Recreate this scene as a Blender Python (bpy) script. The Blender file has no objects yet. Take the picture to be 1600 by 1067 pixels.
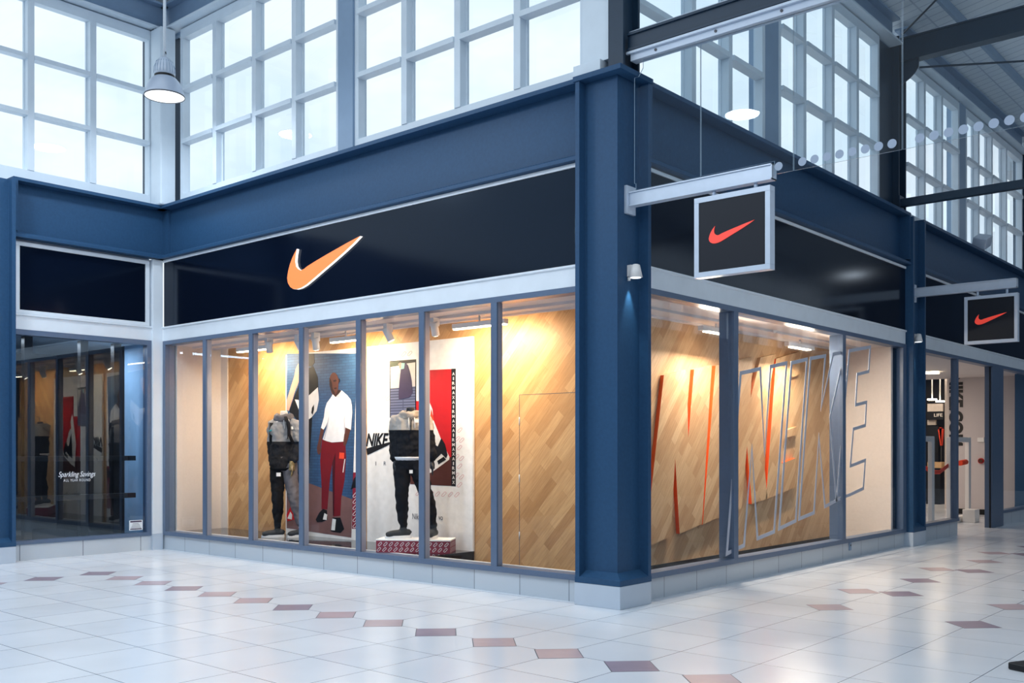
import bpy, bmesh, math, random
from mathutils import Vector, Matrix
random.seed(7)
S = bpy.context.scene
COL = S.collection
PI = math.pi

# ------------------------------------------------------------------ camera, world, sun, exposure
CAM = (5.2202, -7.5256, 1.5)
AZ = 130.979
cd = bpy.data.cameras.new('camera'); cam = bpy.data.objects.new('camera', cd); COL.objects.link(cam)
cam.location = CAM; cam.rotation_euler = (PI/2, 0, math.radians(AZ-90))
cd.sensor_width = 36; cd.lens = 1547.57/1600*36; cd.shift_y = 0.10315; cd.clip_end = 300
S.camera = cam
S.view_settings.view_transform = 'Standard'; S.view_settings.look = 'None'
S.view_settings.exposure = 0.4; S.view_settings.gamma = 1
S.view_settings.use_curve_mapping = False

w = bpy.data.worlds.new('world'); S.world = w; w.use_nodes = True
nt = w.node_tree; N = nt.nodes; L = nt.links; N.clear()
out = N.new('ShaderNodeOutputWorld'); bg = N.new('ShaderNodeBackground'); bg.inputs[1].default_value = 1.0
tc = N.new('ShaderNodeTexCoord'); nz = N.new('ShaderNodeTexNoise'); nz.inputs['Scale'].default_value = 3.2
nz.inputs['Detail'].default_value = 5; nz.inputs['Roughness'].default_value = .6
mp = N.new('ShaderNodeMapping'); mp.inputs['Scale'].default_value = (1, 1, 2.2)
cr = N.new('ShaderNodeValToRGB'); cr.color_ramp.elements[0].position = .34; cr.color_ramp.elements[1].position = .6
cr.color_ramp.elements[0].color = (.58, .71, .83, 1); cr.color_ramp.elements[1].color = (.79, .86, .91, 1)
L.new(tc.outputs['Generated'], mp.inputs[0]); L.new(mp.outputs[0], nz.inputs[0]); L.new(nz.outputs[0], cr.inputs[0])
L.new(cr.outputs[0], bg.inputs[0]); L.new(bg.outputs[0], out.inputs[0])

def area(name, loc, rot, sx, sy, power, col, spread=PI):
    l = bpy.data.lights.new(name, 'AREA'); l.shape = 'RECTANGLE'; l.size = sx; l.size_y = sy
    l.energy = power; l.color = col; l.spread = spread
    o = bpy.data.objects.new(name, l); COL.objects.link(o); o.location = loc; o.rotation_euler = rot
    return o
def spot(name, loc, target, power, col, ang=60, blend=.6, r=.03):
    l = bpy.data.lights.new(name, 'SPOT'); l.energy = power; l.color = col; l.spot_size = math.radians(ang)
    l.spot_blend = blend; l.shadow_soft_size = r
    o = bpy.data.objects.new(name, l); COL.objects.link(o); o.location = loc
    o.rotation_euler = (Vector(target)-Vector(loc)).to_track_quat('-Z', 'Y').to_euler()
    return o
# ------------------------------------------------------------------ materials
def lin(c):
    return tuple(((v/255)/12.92 if v/255 <= .04045 else (((v/255)+.055)/1.055)**2.4) for v in c)
def srgb(r, g, b): return lin((r, g, b)) + (1,)
def mat(name, col, rough=.5, metal=0, spec=.5, var=0, scale=8, bump=0, emit=None, estr=0):
    m = bpy.data.materials.new(name); m.use_nodes = True
    n = m.node_tree.nodes; l = m.node_tree.links; b = n['Principled BSDF']
    b.inputs['Base Color'].default_value = col; b.inputs['Roughness'].default_value = rough
    b.inputs['Metallic'].default_value = metal; b.inputs['Specular IOR Level'].default_value = spec
    if var or bump:
        t = n.new('ShaderNodeTexCoord'); z = n.new('ShaderNodeTexNoise'); z.inputs['Scale'].default_value = scale
        z.inputs['Detail'].default_value = 4; l.new(t.outputs['Object'], z.inputs[0])
        if var:
            r = n.new('ShaderNodeValToRGB'); r.color_ramp.elements[0].position = .3; r.color_ramp.elements[1].position = .7
            r.color_ramp.elements[0].color = tuple(c*(1-var) for c in col[:3])+(1,)
            r.color_ramp.elements[1].color = tuple(min(1, c*(1+var)) for c in col[:3])+(1,)
            l.new(z.outputs[0], r.inputs[0]); l.new(r.outputs[0], b.inputs['Base Color'])
        if bump:
            u = n.new('ShaderNodeBump'); u.inputs['Strength'].default_value = bump; u.inputs['Distance'].default_value = .01
            l.new(z.outputs[0], u.inputs['Height']); l.new(u.outputs[0], b.inputs['Normal'])
    if emit: b.inputs['Emission Color'].default_value = emit; b.inputs['Emission Strength'].default_value = estr
    return m
def glass_mat(name, tint=(.97, .985, 1), k=2.0):
    m = bpy.data.materials.new(name); m.use_nodes = True
    n = m.node_tree.nodes; l = m.node_tree.links; n.clear()
    o = n.new('ShaderNodeOutputMaterial'); mx = n.new('ShaderNodeMixShader')
    t = n.new('ShaderNodeBsdfTransparent'); t.inputs[0].default_value = tint+(1,)
    g = n.new('ShaderNodeBsdfGlossy'); g.inputs['Roughness'].default_value = .004; g.inputs[0].default_value = (.82, .92, 1, 1)
    f = n.new('ShaderNodeFresnel'); f.inputs[0].default_value = 1.5
    ge = n.new('ShaderNodeNewGeometry'); a = n.new('ShaderNodeMath'); a.operation = 'SUBTRACT'; a.inputs[0].default_value = 1
    q = n.new('ShaderNodeMath'); q.operation = 'MULTIPLY'; p = n.new('ShaderNodeMath'); p.operation = 'MULTIPLY'; p.inputs[1].default_value = k
    p.use_clamp = True
    l.new(ge.outputs['Backfacing'], a.inputs[1]); l.new(f.outputs[0], q.inputs[0]); l.new(a.outputs[0], q.inputs[1])
    l.new(q.outputs[0], p.inputs[0]); l.new(p.outputs[0], mx.inputs[0])
    l.new(t.outputs[0], mx.inputs[1]); l.new(g.outputs[0], mx.inputs[2]); l.new(mx.outputs[0], o.inputs[0])
    return m
def emis(name, col, s):
    m = mat(name, (col[0]*.4, col[1]*.4, col[2]*.4, 1), .5, emit=col[:3]+(1,), estr=s); return m
def brick(name, axes, c1, c2, cm, bw, bh, mortar, offs=.5, rot=0, shift=(0, 0), rough=.4, spec=.5, grain=0, bump=0, bias=0, coord='Position'):
    m = bpy.data.materials.new(name); m.use_nodes = True
    n = m.node_tree.nodes; l = m.node_tree.links; b = n['Principled BSDF']
    g = n.new('ShaderNodeNewGeometry'); sp = n.new('ShaderNodeSeparateXYZ'); l.new(g.outputs['Position'], sp.inputs[0])
    cb = n.new('ShaderNodeCombineXYZ'); l.new(sp.outputs[axes[0]], cb.inputs[0]); l.new(sp.outputs[axes[1]], cb.inputs[1])
    mp = n.new('ShaderNodeMapping'); mp.vector_type = 'TEXTURE'
    mp.inputs['Rotation'].default_value = (0, 0, rot); mp.inputs['Location'].default_value = (shift[0], shift[1], 0)
    l.new(cb.outputs[0], mp.inputs[0])
    t = n.new('ShaderNodeTexBrick'); t.offset = offs; t.squash = 1
    t.inputs['Scale'].default_value = 1; t.inputs['Brick Width'].default_value = bw; t.inputs['Row Height'].default_value = bh
    t.inputs['Mortar Size'].default_value = mortar; t.inputs['Mortar Smooth'].default_value = .1; t.inputs['Bias'].default_value = bias
    t.inputs['Color1'].default_value = c1; t.inputs['Color2'].default_value = c2; t.inputs['Mortar'].default_value = cm
    l.new(mp.outputs[0], t.inputs[0]); last = t.outputs['Color']
    if grain:
        m2 = n.new('ShaderNodeMapping'); m2.inputs['Scale'].default_value = (3, 40, 1); l.new(mp.outputs[0], m2.inputs[0])
        z = n.new('ShaderNodeTexNoise'); z.inputs['Scale'].default_value = 1.5; z.inputs['Detail'].default_value = 5; l.new(m2.outputs[0], z.inputs[0])
        r = n.new('ShaderNodeValToRGB'); r.color_ramp.elements[0].position = .3; r.color_ramp.elements[1].position = .75
        v = 1-grain; r.color_ramp.elements[0].color = (v, v*.93, v*.85, 1); r.color_ramp.elements[1].color = (1, 1, 1, 1)
        l.new(z.outputs[0], r.inputs[0])
        x = n.new('ShaderNodeMixRGB'); x.blend_type = 'MULTIPLY'; x.inputs[0].default_value = 1
        l.new(last, x.inputs[1]); l.new(r.outputs[0], x.inputs[2]); last = x.outputs[0]
    l.new(last, b.inputs['Base Color'])
    b.inputs['Roughness'].default_value = rough; b.inputs['Specular IOR Level'].default_value = spec
    if bump:
        u = n.new('ShaderNodeBump'); u.invert = True; u.inputs['Strength'].default_value = bump; u.inputs['Distance'].default_value = .01
        l.new(t.outputs['Fac'], u.inputs['Height']); l.new(u.outputs[0], b.inputs['Normal'])
    return m

M = {}
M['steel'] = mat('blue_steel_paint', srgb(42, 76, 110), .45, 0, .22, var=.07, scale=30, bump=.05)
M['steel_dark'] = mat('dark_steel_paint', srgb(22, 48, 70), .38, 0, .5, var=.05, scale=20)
M['frame'] = mat('grey_blue_frame_paint', srgb(88, 106, 132), .35, 0, .5, var=.04, scale=20)
M['innerframe'] = mat('lit_inner_mullion', srgb(150, 152, 164), .45)  # paler than the frame paint: warm display light put into the colour
M['white'] = mat('pale_trim_paint', srgb(220, 228, 236), .4, 0, .5, var=.03, scale=5)
M['winwhite'] = mat('pale_window_frame', srgb(212, 224, 234), .4, 0, .5, var=.03, scale=5)
M['pier'] = mat('blue_grey_pier', srgb(134, 158, 184), .45, 0, .4, var=.04, scale=5)
M['silver'] = mat('silver_grey_paint', srgb(196, 208, 224), .32, .15, .5, var=.03, scale=12)
M['signblack'] = mat('gloss_black_fascia', srgb(8, 15, 30), .12, 0, .30)
M['signblack'].node_tree.nodes['Principled BSDF'].inputs['Specular Tint'].default_value = (.45, .7, 1, 1)
M['black'] = mat('matt_black', srgb(14, 16, 20), .45, 0, .4)
M['glossblack'] = mat('gloss_black_platform', srgb(12, 12, 14), .08, 0, .3)
M['beige'] = mat('warm_white_plaster', srgb(226, 214, 204), .7, 0, .3, var=.03, scale=40, bump=.03)
M['greywall'] = mat('speckled_grey_wall', srgb(196, 188, 188), .75, 0, .3, var=.10, scale=160)
M['ceil'] = mat('display_ceiling', srgb(214, 204, 200), .7, 0, .3, var=.03, scale=4)
M['warmwhite'] = mat('white_fitting', srgb(226, 224, 222), .4, 0, .5)
M['lampglow'] = emis('warm_lamp_glow', (1, .80, .52), 14)
M['spotglow'] = emis('spot_lamp_glow', (1, .86, .62), 18)
M['coolglow'] = emis('cool_lamp_glow', (.9, .97, 1), 1.3)
M['orange'] = mat('orange_paint', srgb(240, 92, 32), .45)
M['orangeglow'] = emis('orange_lit_face', (1.0, .25, .07), .8)
M['whiteglow'] = emis('white_lit_return', (1, .93, .9), 1.1)
M['redlogo'] = mat('red_orange_logo', srgb(240, 66, 52), .4, emit=(1, .09, .06, 1), estr=.25)
M['glass'] = glass_mat('clear_shop_glass', (.97, .985, 1), .7)
M['glass_dark'] = glass_mat('reflective_shop_glass', (.86, .92, .98), 2.6)
M['glass_hi'] = glass_mat('high_window_glass', (.97, .99, 1), 1.0)
M['glass_screen'] = glass_mat('screen_glass', (.94, .975, .99), .4)
M['decal'] = mat('pale_grey_film', srgb(178, 184, 198), .5)
M['frost'] = mat('frosted_dot', srgb(160, 174, 194), .6)
M['whitefilm'] = mat('white_film', srgb(225, 232, 240), .5)
WC = (srgb(224, 178, 124), srgb(190, 140, 88), srgb(150, 106, 64))
M['woodA'] = brick('maple_boards_left', ('X', 'Z'), *WC, .62, .105, .0006, .37, math.radians(48), rough=.5, grain=.22)
WD = (srgb(232, 196, 152), srgb(204, 160, 116), srgb(166, 122, 84))
M['woodB'] = brick('maple_boards_right', ('Y', 'Z'), *WD, .62, .105, .0006, .37, math.radians(50), rough=.5, grain=.22)
TC = (srgb(192, 201, 210), srgb(184, 194, 204), srgb(92, 104, 120))
M['plA'] = brick('skirting_tiles_left', ('X', 'Z'), *TC, .6325, 2, .004, 0, shift=(-.693, -.5), rough=.3)
M['plB'] = brick('skirting_tiles_right', ('Y', 'Z'), *TC, .6325, 2, .004, 0, shift=(.965, -.5), rough=.3)
M['plC'] = brick('skirting_tiles_end', ('Y', 'Z'), *TC, .85, 2, .005, 0, shift=(-1.92, -.5), rough=.3)
M['tile'] = mat('pale_base_tile', srgb(186, 198, 212), .3, 0, .5, var=.02, scale=6)
FC = (srgb(222, 226, 232), srgb(214, 219, 227), srgb(84, 94, 112))
M['floor'] = brick('pale_floor_tiles', ('X', 'Y'), *FC, .6325, .6325, .003, 0, shift=(1.388-.6325*20, .04-.6325*30), rough=.22, spec=.6)
def floor_rough(m):
    n = m.node_tree.nodes; l = m.node_tree.links; b = n['Principled BSDF']
    t = n.new('ShaderNodeTexCoord'); z = n.new('ShaderNodeTexNoise'); z.inputs['Scale'].default_value = 1.7; z.inputs['Detail'].default_value = 6
    l.new(t.outputs['Object'], z.inputs[0]); r = n.new('ShaderNodeMapRange'); r.inputs[3].default_value = .13; r.inputs[4].default_value = .30
    l.new(z.outputs[0], r.inputs[0]); l.new(r.outputs[0], b.inputs['Roughness'])
floor_rough(M['floor'])
M['dia1'] = mat('dusty_pink_tile', srgb(184, 166, 172), .25, 0, .5, var=.08, scale=3)
M['dia2'] = mat('mauve_tile', srgb(152, 138, 152), .25, 0, .5, var=.08, scale=3)
M['grout'] = mat('dark_grout', srgb(60, 66, 80), .7)
M['deck'] = brick('ribbed_roof_deck', ('X', 'Y'), srgb(228, 236, 242), srgb(222, 232, 240), srgb(186, 200, 214), 60, .22, .012, 0, rough=.45, bump=.3)
M['far'] = mat('far_shopfront', srgb(58, 74, 96), .4, 0, .4, var=.2, scale=.6)
M['farwhite'] = mat('far_white_wall', srgb(180, 196, 212), .5)
# print inks and cloth
def ink(name, r, g, b, rough=.55): M[name] = mat(name, srgb(r, g, b), rough, 0, .3, var=.06, scale=12)
ink('paper', 240, 236, 232); ink('skin_light', 196, 150, 134); ink('skin_dark', 92, 52, 42); ink('skin_deep', 48, 26, 24)
ink('shirt', 232, 230, 232); ink('shirt_fold', 190, 188, 196); ink('print_black', 14, 14, 18); ink('maroon', 118, 14, 26); ink('maroon_dark', 70, 8, 18)
ink('ground_print', 128, 92, 88); ink('pale_print', 206, 204, 206); ink('orange_print', 236, 74, 44); ink('grey_print', 92, 92, 98)
ink('red_print', 200, 22, 30); ink('brown_print', 84, 40, 30); ink('purple_print', 66, 56, 84); ink('mint_print', 150, 200, 190)
ink('olive_print', 74, 82, 66); ink('wall_print', 214, 204, 196); ink('pinkline', 196, 96, 108); ink('greyline', 96, 92, 96)
M['shutter'] = brick('shutter_print', ('X', 'Z'), srgb(112, 118, 146), srgb(98, 104, 134), srgb(66, 70, 98), 4, .035, .008, 0, rough=.6)
M['brickblue'] = brick('blue_brick_print', ('X', 'Z'), srgb(46, 84, 124), srgb(38, 72, 112), srgb(28, 56, 90), .13, .038, .003, .5, rough=.6)
M['boxred'] = mat('crimson_podium', srgb(138, 18, 46), .5)
def two_tone(name, top, bot, z, extra=None):
    m = mat(name, top, .85, 0, .2); n = m.node_tree.nodes; l = m.node_tree.links; b = n['Principled BSDF']
    g = n.new('ShaderNodeNewGeometry'); s = n.new('ShaderNodeSeparateXYZ'); l.new(g.outputs['Position'], s.inputs[0])
    c = n.new('ShaderNodeMath'); c.operation = 'GREATER_THAN'; c.inputs[1].default_value = z; l.new(s.outputs['Z'], c.inputs[0])
    x = n.new('ShaderNodeMixRGB'); x.inputs[1].default_value = bot; x.inputs[2].default_value = top
    l.new(c.outputs[0], x.inputs[0]); l.new(x.outputs[0], b.inputs['Base Color'])
    w2 = n.new('ShaderNodeTexNoise'); w2.inputs['Scale'].default_value = 9; w2.inputs['Detail'].default_value = 3
    l.new(g.outputs['Position'], w2.inputs[0])
    u = n.new('ShaderNodeBump'); u.inputs['Strength'].default_value = .5; u.inputs['Distance'].default_value = .03
    l.new(w2.outputs[0], u.inputs['Height']); l.new(u.outputs[0], b.inputs['Normal'])
    return m
def cloth(name, r, g, b): return mat(name, srgb(r, g, b), .85, 0, .2, var=.12, scale=14, bump=.5)
M['hoodie1'] = two_tone('grey_over_black_jacket', srgb(150, 146, 144), srgb(34, 33, 35), 1.575)
M['hoodie2'] = two_tone('stone_over_black_hoodie', srgb(168, 160, 152), srgb(22, 22, 25), 1.70)
M['blackcloth'] = cloth('black_cloth', 20, 20, 23); M['greycloth'] = cloth('grey_marl_cloth', 112, 106, 108)
M['stone'] = cloth('stone_cloth', 172, 158, 144); M['teal'] = mat('teal_print', srgb(30, 150, 160), .6)
M['manneq'] = mat('pale_mannequin', srgb(222, 214, 204), .4); M['gold'] = mat('gold_black_glove', srgb(132, 116, 78), .5, .3, .5, var=.7, scale=60)
M['edge'] = mat('glass_edge', srgb(170, 190, 205), .2)
M['lampshade'] = mat('frosted_silver_shade', srgb(186, 198, 216), .35, .2)
M['gloveblack'] = mat('dark_mannequin', srgb(26, 26, 30), .45)
M['sole'] = mat('white_rubber', srgb(225, 225, 225), .5); M['shoe'] = mat('black_shoe_knit', srgb(18, 18, 20), .7, var=.3, scale=60)

# ------------------------------------------------------------------ measuring helpers (flat artwork is traced onto its own plane)
_f = 1547.57; _F = (math.cos(math.radians(AZ)), math.sin(math.radians(AZ))); _R = (_F[1], -_F[0])
def _ray(px, py):
    a = (px-800)/_f
    return (_F[0]+_R[0]*a, _F[1]+_R[1]*a, (698.54-py)/_f)
def at_y(px, py, Y):
    r = _ray(px, py); t = (Y-CAM[1])/r[1]; return (CAM[0]+t*r[0], CAM[2]+t*r[2])
def at_x(px, py, X):
    r = _ray(px, py); t = (X-CAM[0])/r[0]; return (CAM[1]+t*r[1], CAM[2]+t*r[2])

# ------------------------------------------------------------------ mesh helpers
class MB:
    def __init__(s): s.v = []; s.f = []; s.m = []; s.sm = []
    def add(s, vs, fs, mi=0, smooth=False):
        o = len(s.v); s.v += [tuple(v) for v in vs]
        for f in fs: s.f.append([o+i for i in f]); s.m.append(mi); s.sm.append(smooth)
        return s
    def box(s, x0, x1, y0, y1, z0, z1, mi=0):
        return s.add([(x0, y0, z0), (x1, y0, z0), (x1, y1, z0), (x0, y1, z0), (x0, y0, z1), (x1, y0, z1), (x1, y1, z1), (x0, y1, z1)],
              [(0, 3, 2, 1), (4, 5, 6, 7), (0, 1, 5, 4), (1, 2, 6, 5), (2, 3, 7, 6), (3, 0, 4, 7)], mi)
    def prism(s, pts, axis, a, b, mi=0, side=None):
        # pts 2-D; axis 'x': pts=(y,z), 'y': pts=(x,z), 'z': pts=(x,y)
        def P(p, t): return {'x': (t, p[0], p[1]), 'y': (p[0], t, p[1]), 'z': (p[0], p[1], t)}[axis]
        n = len(pts); vs = [P(p, a) for p in pts]+[P(p, b) for p in pts]
        ar = sum(pts[i][0]*pts[(i+1) % n][1]-pts[(i+1) % n][0]*pts[i][1] for i in range(n))
        fl = (ar > 0) ^ (axis == 'y') ^ (b < a)
        bot = list(range(n)); top = list(range(n, 2*n))
        if fl: s.add(vs, [bot[::-1], top], mi)
        else: s.add(vs, [bot, top[::-1]], mi)
        o = len(s.v)-2*n
        for i in range(n):
            j = (i+1) % n; q = [o+i, o+j, o+n+j, o+n+i]
            s.f.append(q if fl else q[::-1]); s.m.append(mi if side is None else side); s.sm.append(False)
        return s
    def tube(s, path, r, seg=10, mi=0, cap=True, smooth=True):
        path = [Vector(p) for p in path]; rs = r if isinstance(r, (list, tuple)) else [r]*len(path)
        o = len(s.v); vs = []; up = None
        for i, p in enumerate(path):
            d = (path[min(i+1, len(path)-1)]-path[max(i-1, 0)]).normalized()
            if up is None: up = Vector((0, 0, 1)) if abs(d.z) < .9 else Vector((1, 0, 0))
            a = d.cross(up).normalized(); b = d.cross(a).normalized(); up = -b if i else up
            rr = rs[i] if isinstance(rs[i], (list, tuple)) else (rs[i], rs[i])
            for k in range(seg):
                t = 2*PI*k/seg; vs.append(p+a*math.cos(t)*rr[0]+b*math.sin(t)*rr[1])
        fs = []
        for i in range(len(path)-1):
            for k in range(seg):
                fs.append((i*seg+k, i*seg+(k+1) % seg, (i+1)*seg+(k+1) % seg, (i+1)*seg+k))
        s.add(vs, fs, mi, smooth)
        if cap:
            s.f.append([o+k for k in range(seg)][::-1]); s.m.append(mi); s.sm.append(False)
            e = o+(len(path)-1)*seg; s.f.append([e+k for k in range(seg)]); s.m.append(mi); s.sm.append(False)
        return s
    def lathe(s, prof, c, seg=32, mi=0):
        vs = []; fs = []
        for r, z in prof:
            for k in range(seg): t = 2*PI*k/seg; vs.append((c[0]+r*math.cos(t), c[1]+r*math.sin(t), c[2]+z))
        for i in range(len(prof)-1):
            for k in range(seg): fs.append((i*seg+k, i*seg+(k+1) % seg, (i+1)*seg+(k+1) % seg, (i+1)*seg+k))
        return s.add(vs, fs, mi, True)
    def obox(s, c, hx, hy, hz, M3, mi=0):
        vs = [Vector(c)+M3 @ Vector((sx*hx, sy*hy, sz*hz)) for sz in (-1, 1) for sx, sy in ((-1, -1), (1, -1), (1, 1), (-1, 1))]
        return s.add(vs, [(0, 3, 2, 1), (4, 5, 6, 7), (0, 1, 5, 4), (1, 2, 6, 5), (2, 3, 7, 6), (3, 0, 4, 7)], mi)
    def build(s, name, mats, parent=None, bevel=0, label=None):
        if not isinstance(mats, (list, tuple)): mats = [mats]
        vs = [Vector(v) for v in s.v]
        if parent is not None: org = Vector(parent['_o'])
        else:
            lo = [min(v[i] for v in vs) for i in range(3)]; hi = [max(v[i] for v in vs) for i in range(3)]
            org = Vector(((lo[0]+hi[0])/2, (lo[1]+hi[1])/2, lo[2]))
        me = bpy.data.meshes.new(name); me.from_pydata([v-org for v in vs], [], s.f)
        for m in mats: me.materials.append(M[m] if isinstance(m, str) else m)
        me.polygons.foreach_set('material_index', s.m); me.polygons.foreach_set('use_smooth', s.sm); me.update()
        o = bpy.data.objects.new(name, me); COL.objects.link(o)
        if parent is not None: o.parent = parent_obj(parent, o)
        else: o.location = org
        o['_o'] = tuple(org)
        if bevel:
            b = o.modifiers.new('bevel', 'BEVEL'); b.width = bevel; b.segments = 2; b.limit_method = 'ANGLE'
        if label: o['label'] = label
        return o
def parent_obj(p, o): return p
def tag(o, label=None, cat=None, group=None, kind=None):
    if label: o['label'] = label
    if cat: o['category'] = cat
    if group: o['group'] = group
    if kind: o['kind'] = kind
    return o
def thing(name, loc, label, cat=None, group=None, kind=None):
    o = bpy.data.objects.new(name, None); COL.objects.link(o); o.location = loc; o['_o'] = tuple(loc); o.empty_display_size = .1
    return tag(o, label, cat, group, kind)
def struct(o, label=None): return tag(o, label, None, None, 'structure')
def copy_tree(o, delta, parent=None):
    c = o.copy(); COL.objects.link(c)
    if parent: c.parent = parent
    else: c.location = o.location+Vector(delta)
    for ch in list(o.children): copy_tree(ch, (0, 0, 0), c)
    return c

def glyphs(s, shear=0, bold=0, spacing=1.0, font=None):
    """outline mesh of a string, normalised to 0..1 in x and 0..1 in y"""
    cu = bpy.data.curves.new('glyph', 'FONT'); cu.body = s; cu.offset = bold; cu.shear = shear; cu.space_character = spacing
    cu.resolution_u = 6
    ob = bpy.data.objects.new('glyph', cu); COL.objects.link(ob)
    dg = bpy.context.evaluated_depsgraph_get(); me = bpy.data.meshes.new_from_object(ob.evaluated_get(dg))
    bm = bmesh.new(); bm.from_mesh(me)
    bmesh.ops.remove_doubles(bm, verts=bm.verts, dist=1e-5)
    vs = [v.co.copy() for v in bm.verts]; fs = [[v.index for v in f.verts] for f in bm.faces]
    ed = [[e.verts[0].index, e.verts[1].index] for e in bm.edges if len(e.link_faces) == 1]
    bm.free(); bpy.data.objects.remove(ob); bpy.data.meshes.remove(me); bpy.data.curves.remove(cu)
    x0 = min(v.x for v in vs); x1 = max(v.x for v in vs); y0 = min(v.y for v in vs); y1 = max(v.y for v in vs)
    return [((v.x-x0)/(x1-x0), (v.y-y0)/(y1-y0)) for v in vs], fs, ed, (x1-x0)/(y1-y0)
def put_text(mb, s, o, u, v, depth, mi=0, **k):
    """text in the rectangle o + a*u + b*v, raised by depth vector"""
    vs, fs, ed, _ = glyphs(s, **k); o = Vector(o); u = Vector(u); v = Vector(v); d = Vector(depth)
    P = [o+u*a+v*b for a, b in vs]; n = len(P)
    sg = u.cross(v).dot(d) > 0
    F = [f if sg else f[::-1] for f in fs]
    Q = [[i+n for i in f] for f in F]
    mb.add(P+[p+d for p in P], [f[::-1] for f in F]+Q+[[a, b, b+n, a+n] for a, b in ed], mi)
SW = [(.141, .357), (.11, .326), (.076, .288), (.04, .233), (.013, .171), (0, .114), (.011, .069), (.045, .03), (.087, .008), (.139, 0), (.201, .005), (.273, .024), (.364, .061), (.483, .112), (.64, .178), (.782, .24), (.913, .302), (1, .35), (.982, .348), (.829, .317), (.688, .284), (.542, .25), (.404, .216), (.293, .186), (.242, .167), (.201, .159), (.16, .175), (.131, .202), (.118, .248), (.124, .298)]
# ------------------------------------------------------------------ floor
mb = MB(); mb.box(-9, 12, -16, 30, -.1, 0)
def diamond(cx, cy, mi):
    for r, z, k in ((.232, .0006, 3), (.224, .0012, mi)):
        mb.prism([(cx-r, cy), (cx, cy-r), (cx+r, cy), (cx, cy+r)], 'z', 0.0, z, k)
for k in range(13): diamond(1.388-.6325*k, -1.87, 1 if k % 3 else 2)
for k in range(1, 12): diamond(-6.2, -1.87-.6325*k, 1+k % 2)
diamond(2.02, -1.87, 1); diamond(2.65, -1.87, 2)
for k in range(5):
    for X in (1.38, 2.65+.02):
        y = 1.43+2.46*k
        if X < 2: diamond(X, y, 1+k % 2); diamond(X-.2, y+1.2, 1); diamond(X+.2, y+1.3, 2)
        else: diamond(X, y-.08, 2); diamond(X, y+1.15, 1)
struct(mb.build('floor', ['floor', 'dia1', 'dia2', 'grout']), 'pale tiled mall floor with rows of small pink and mauve diamond tiles')

# ------------------------------------------------------------------ low tiled skirtings
struct(MB().box(-8.3, -.52, .13, .42, 0, .21).build('baseboard_left', 'plA'), 'tiled skirting under the left display windows')
struct(MB().box(-.42, -.135, .46, 7.7, 0, .21).build('baseboard_right', 'plB'), 'tiled skirting under the right display windows')
struct(MB().box(-.42, -.135, 8.4, 10.25, 0, .24).build('baseboard_far', 'plB'), 'short tiled skirting before the shop entrance')
struct(MB().box(-.42, -.135, 12.92, 15.4, 0, .24).build('baseboard_beyond', 'plB'), 'tiled skirting beyond the shop entrance')
struct(MB().box(-8.55, -8.25, -2.05, -.06, 0, .22).build('baseboard_end', 'plC'), 'tiled skirting under the dark shop window at left')

# ------------------------------------------------------------------ columns
def column(x1, y0, name, label, corner=False, wx=.52, wy=.52):
    x0 = x1-wx; y1 = y0+wy; t = .05; r = .1
    c = thing(name, ((x0+x1)/2, (y0+y1)/2, 0), label, 'column')
    if corner: poly = [(x0, y0), (x0+t, y0), (x0+t, y0+r), (x1-r, y0+r), (x1-r, y1-t), (x1, y1-t), (x1, y1), (x0, y1)]
    else: poly = [(x0, y0), (x1, y0), (x1, y0+t), (x1-r, y0+t), (x1-r, y1-t), (x1, y1-t), (x1, y1), (x0, y1)]
    m = MB(); m.prism(poly, 'z', .215, 4.98, 0)
    m.box(x0-.003, x1+.003, y0-.003, y1+.003, .2135, .268)
    if corner:
        m.add([(x0+t, y0, .268), (x1, y0, .268), (x1-r, y0+r, .325), (x0+t, y0+r, .325)], [(0, 1, 2, 3)])
        m.add([(x1, y0, .268), (x1, y1-t, .268), (x1-r, y1-t, .325), (x1-r, y0+r, .325)], [(0, 1, 2, 3)])
    else:
        m.add([(x1, y0+t, .268), (x1, y1-t, .268), (x1-r, y1-t, .325), (x1-r, y0+t, .325)], [(0, 1, 2, 3)])
    m.build('shaft', 'steel', c, bevel=.003)
    if corner: MB().box(x0-.02, x1+.012, y0-.012, y1+.02, 4.98, 5.03).build('cap_plate', 'steel', c, bevel=.003)
    MB().box(x0-.01, x1, y0, y1, 0, .213).build('tiled_base', 'tile', c, bevel=.004, label='pale tiled block base')
    return c
column(0, 0, 'steel_column', 'large dark blue steel corner column between the two shopfronts', True)
column(0, 7.70, 'steel_column', 'slim dark blue steel column on the right, behind the first hanging sign', wy=.56)
column(0, 15.38, 'steel_column', 'furthest dark blue steel column beyond the shop entrance')
c = column(-8.05, -2.57, 'steel_column', 'dark blue steel column at the left edge of the picture')

# ------------------------------------------------------------------ white corner post (lower and upper)
p = thing('corner_post', (-8.275, .02, 0), 'pale square post in the inner corner where the left shop meets the logo shopfront', 'post')
MB().box(-8.35, -8.2, -.057, .1, .0, .236).build('tiled_base', 'tile', p)
MB().box(-8.35, -8.2, -.057, .1, .236, 4.24).build('post_shaft', 'white', p, bevel=.003)

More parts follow.
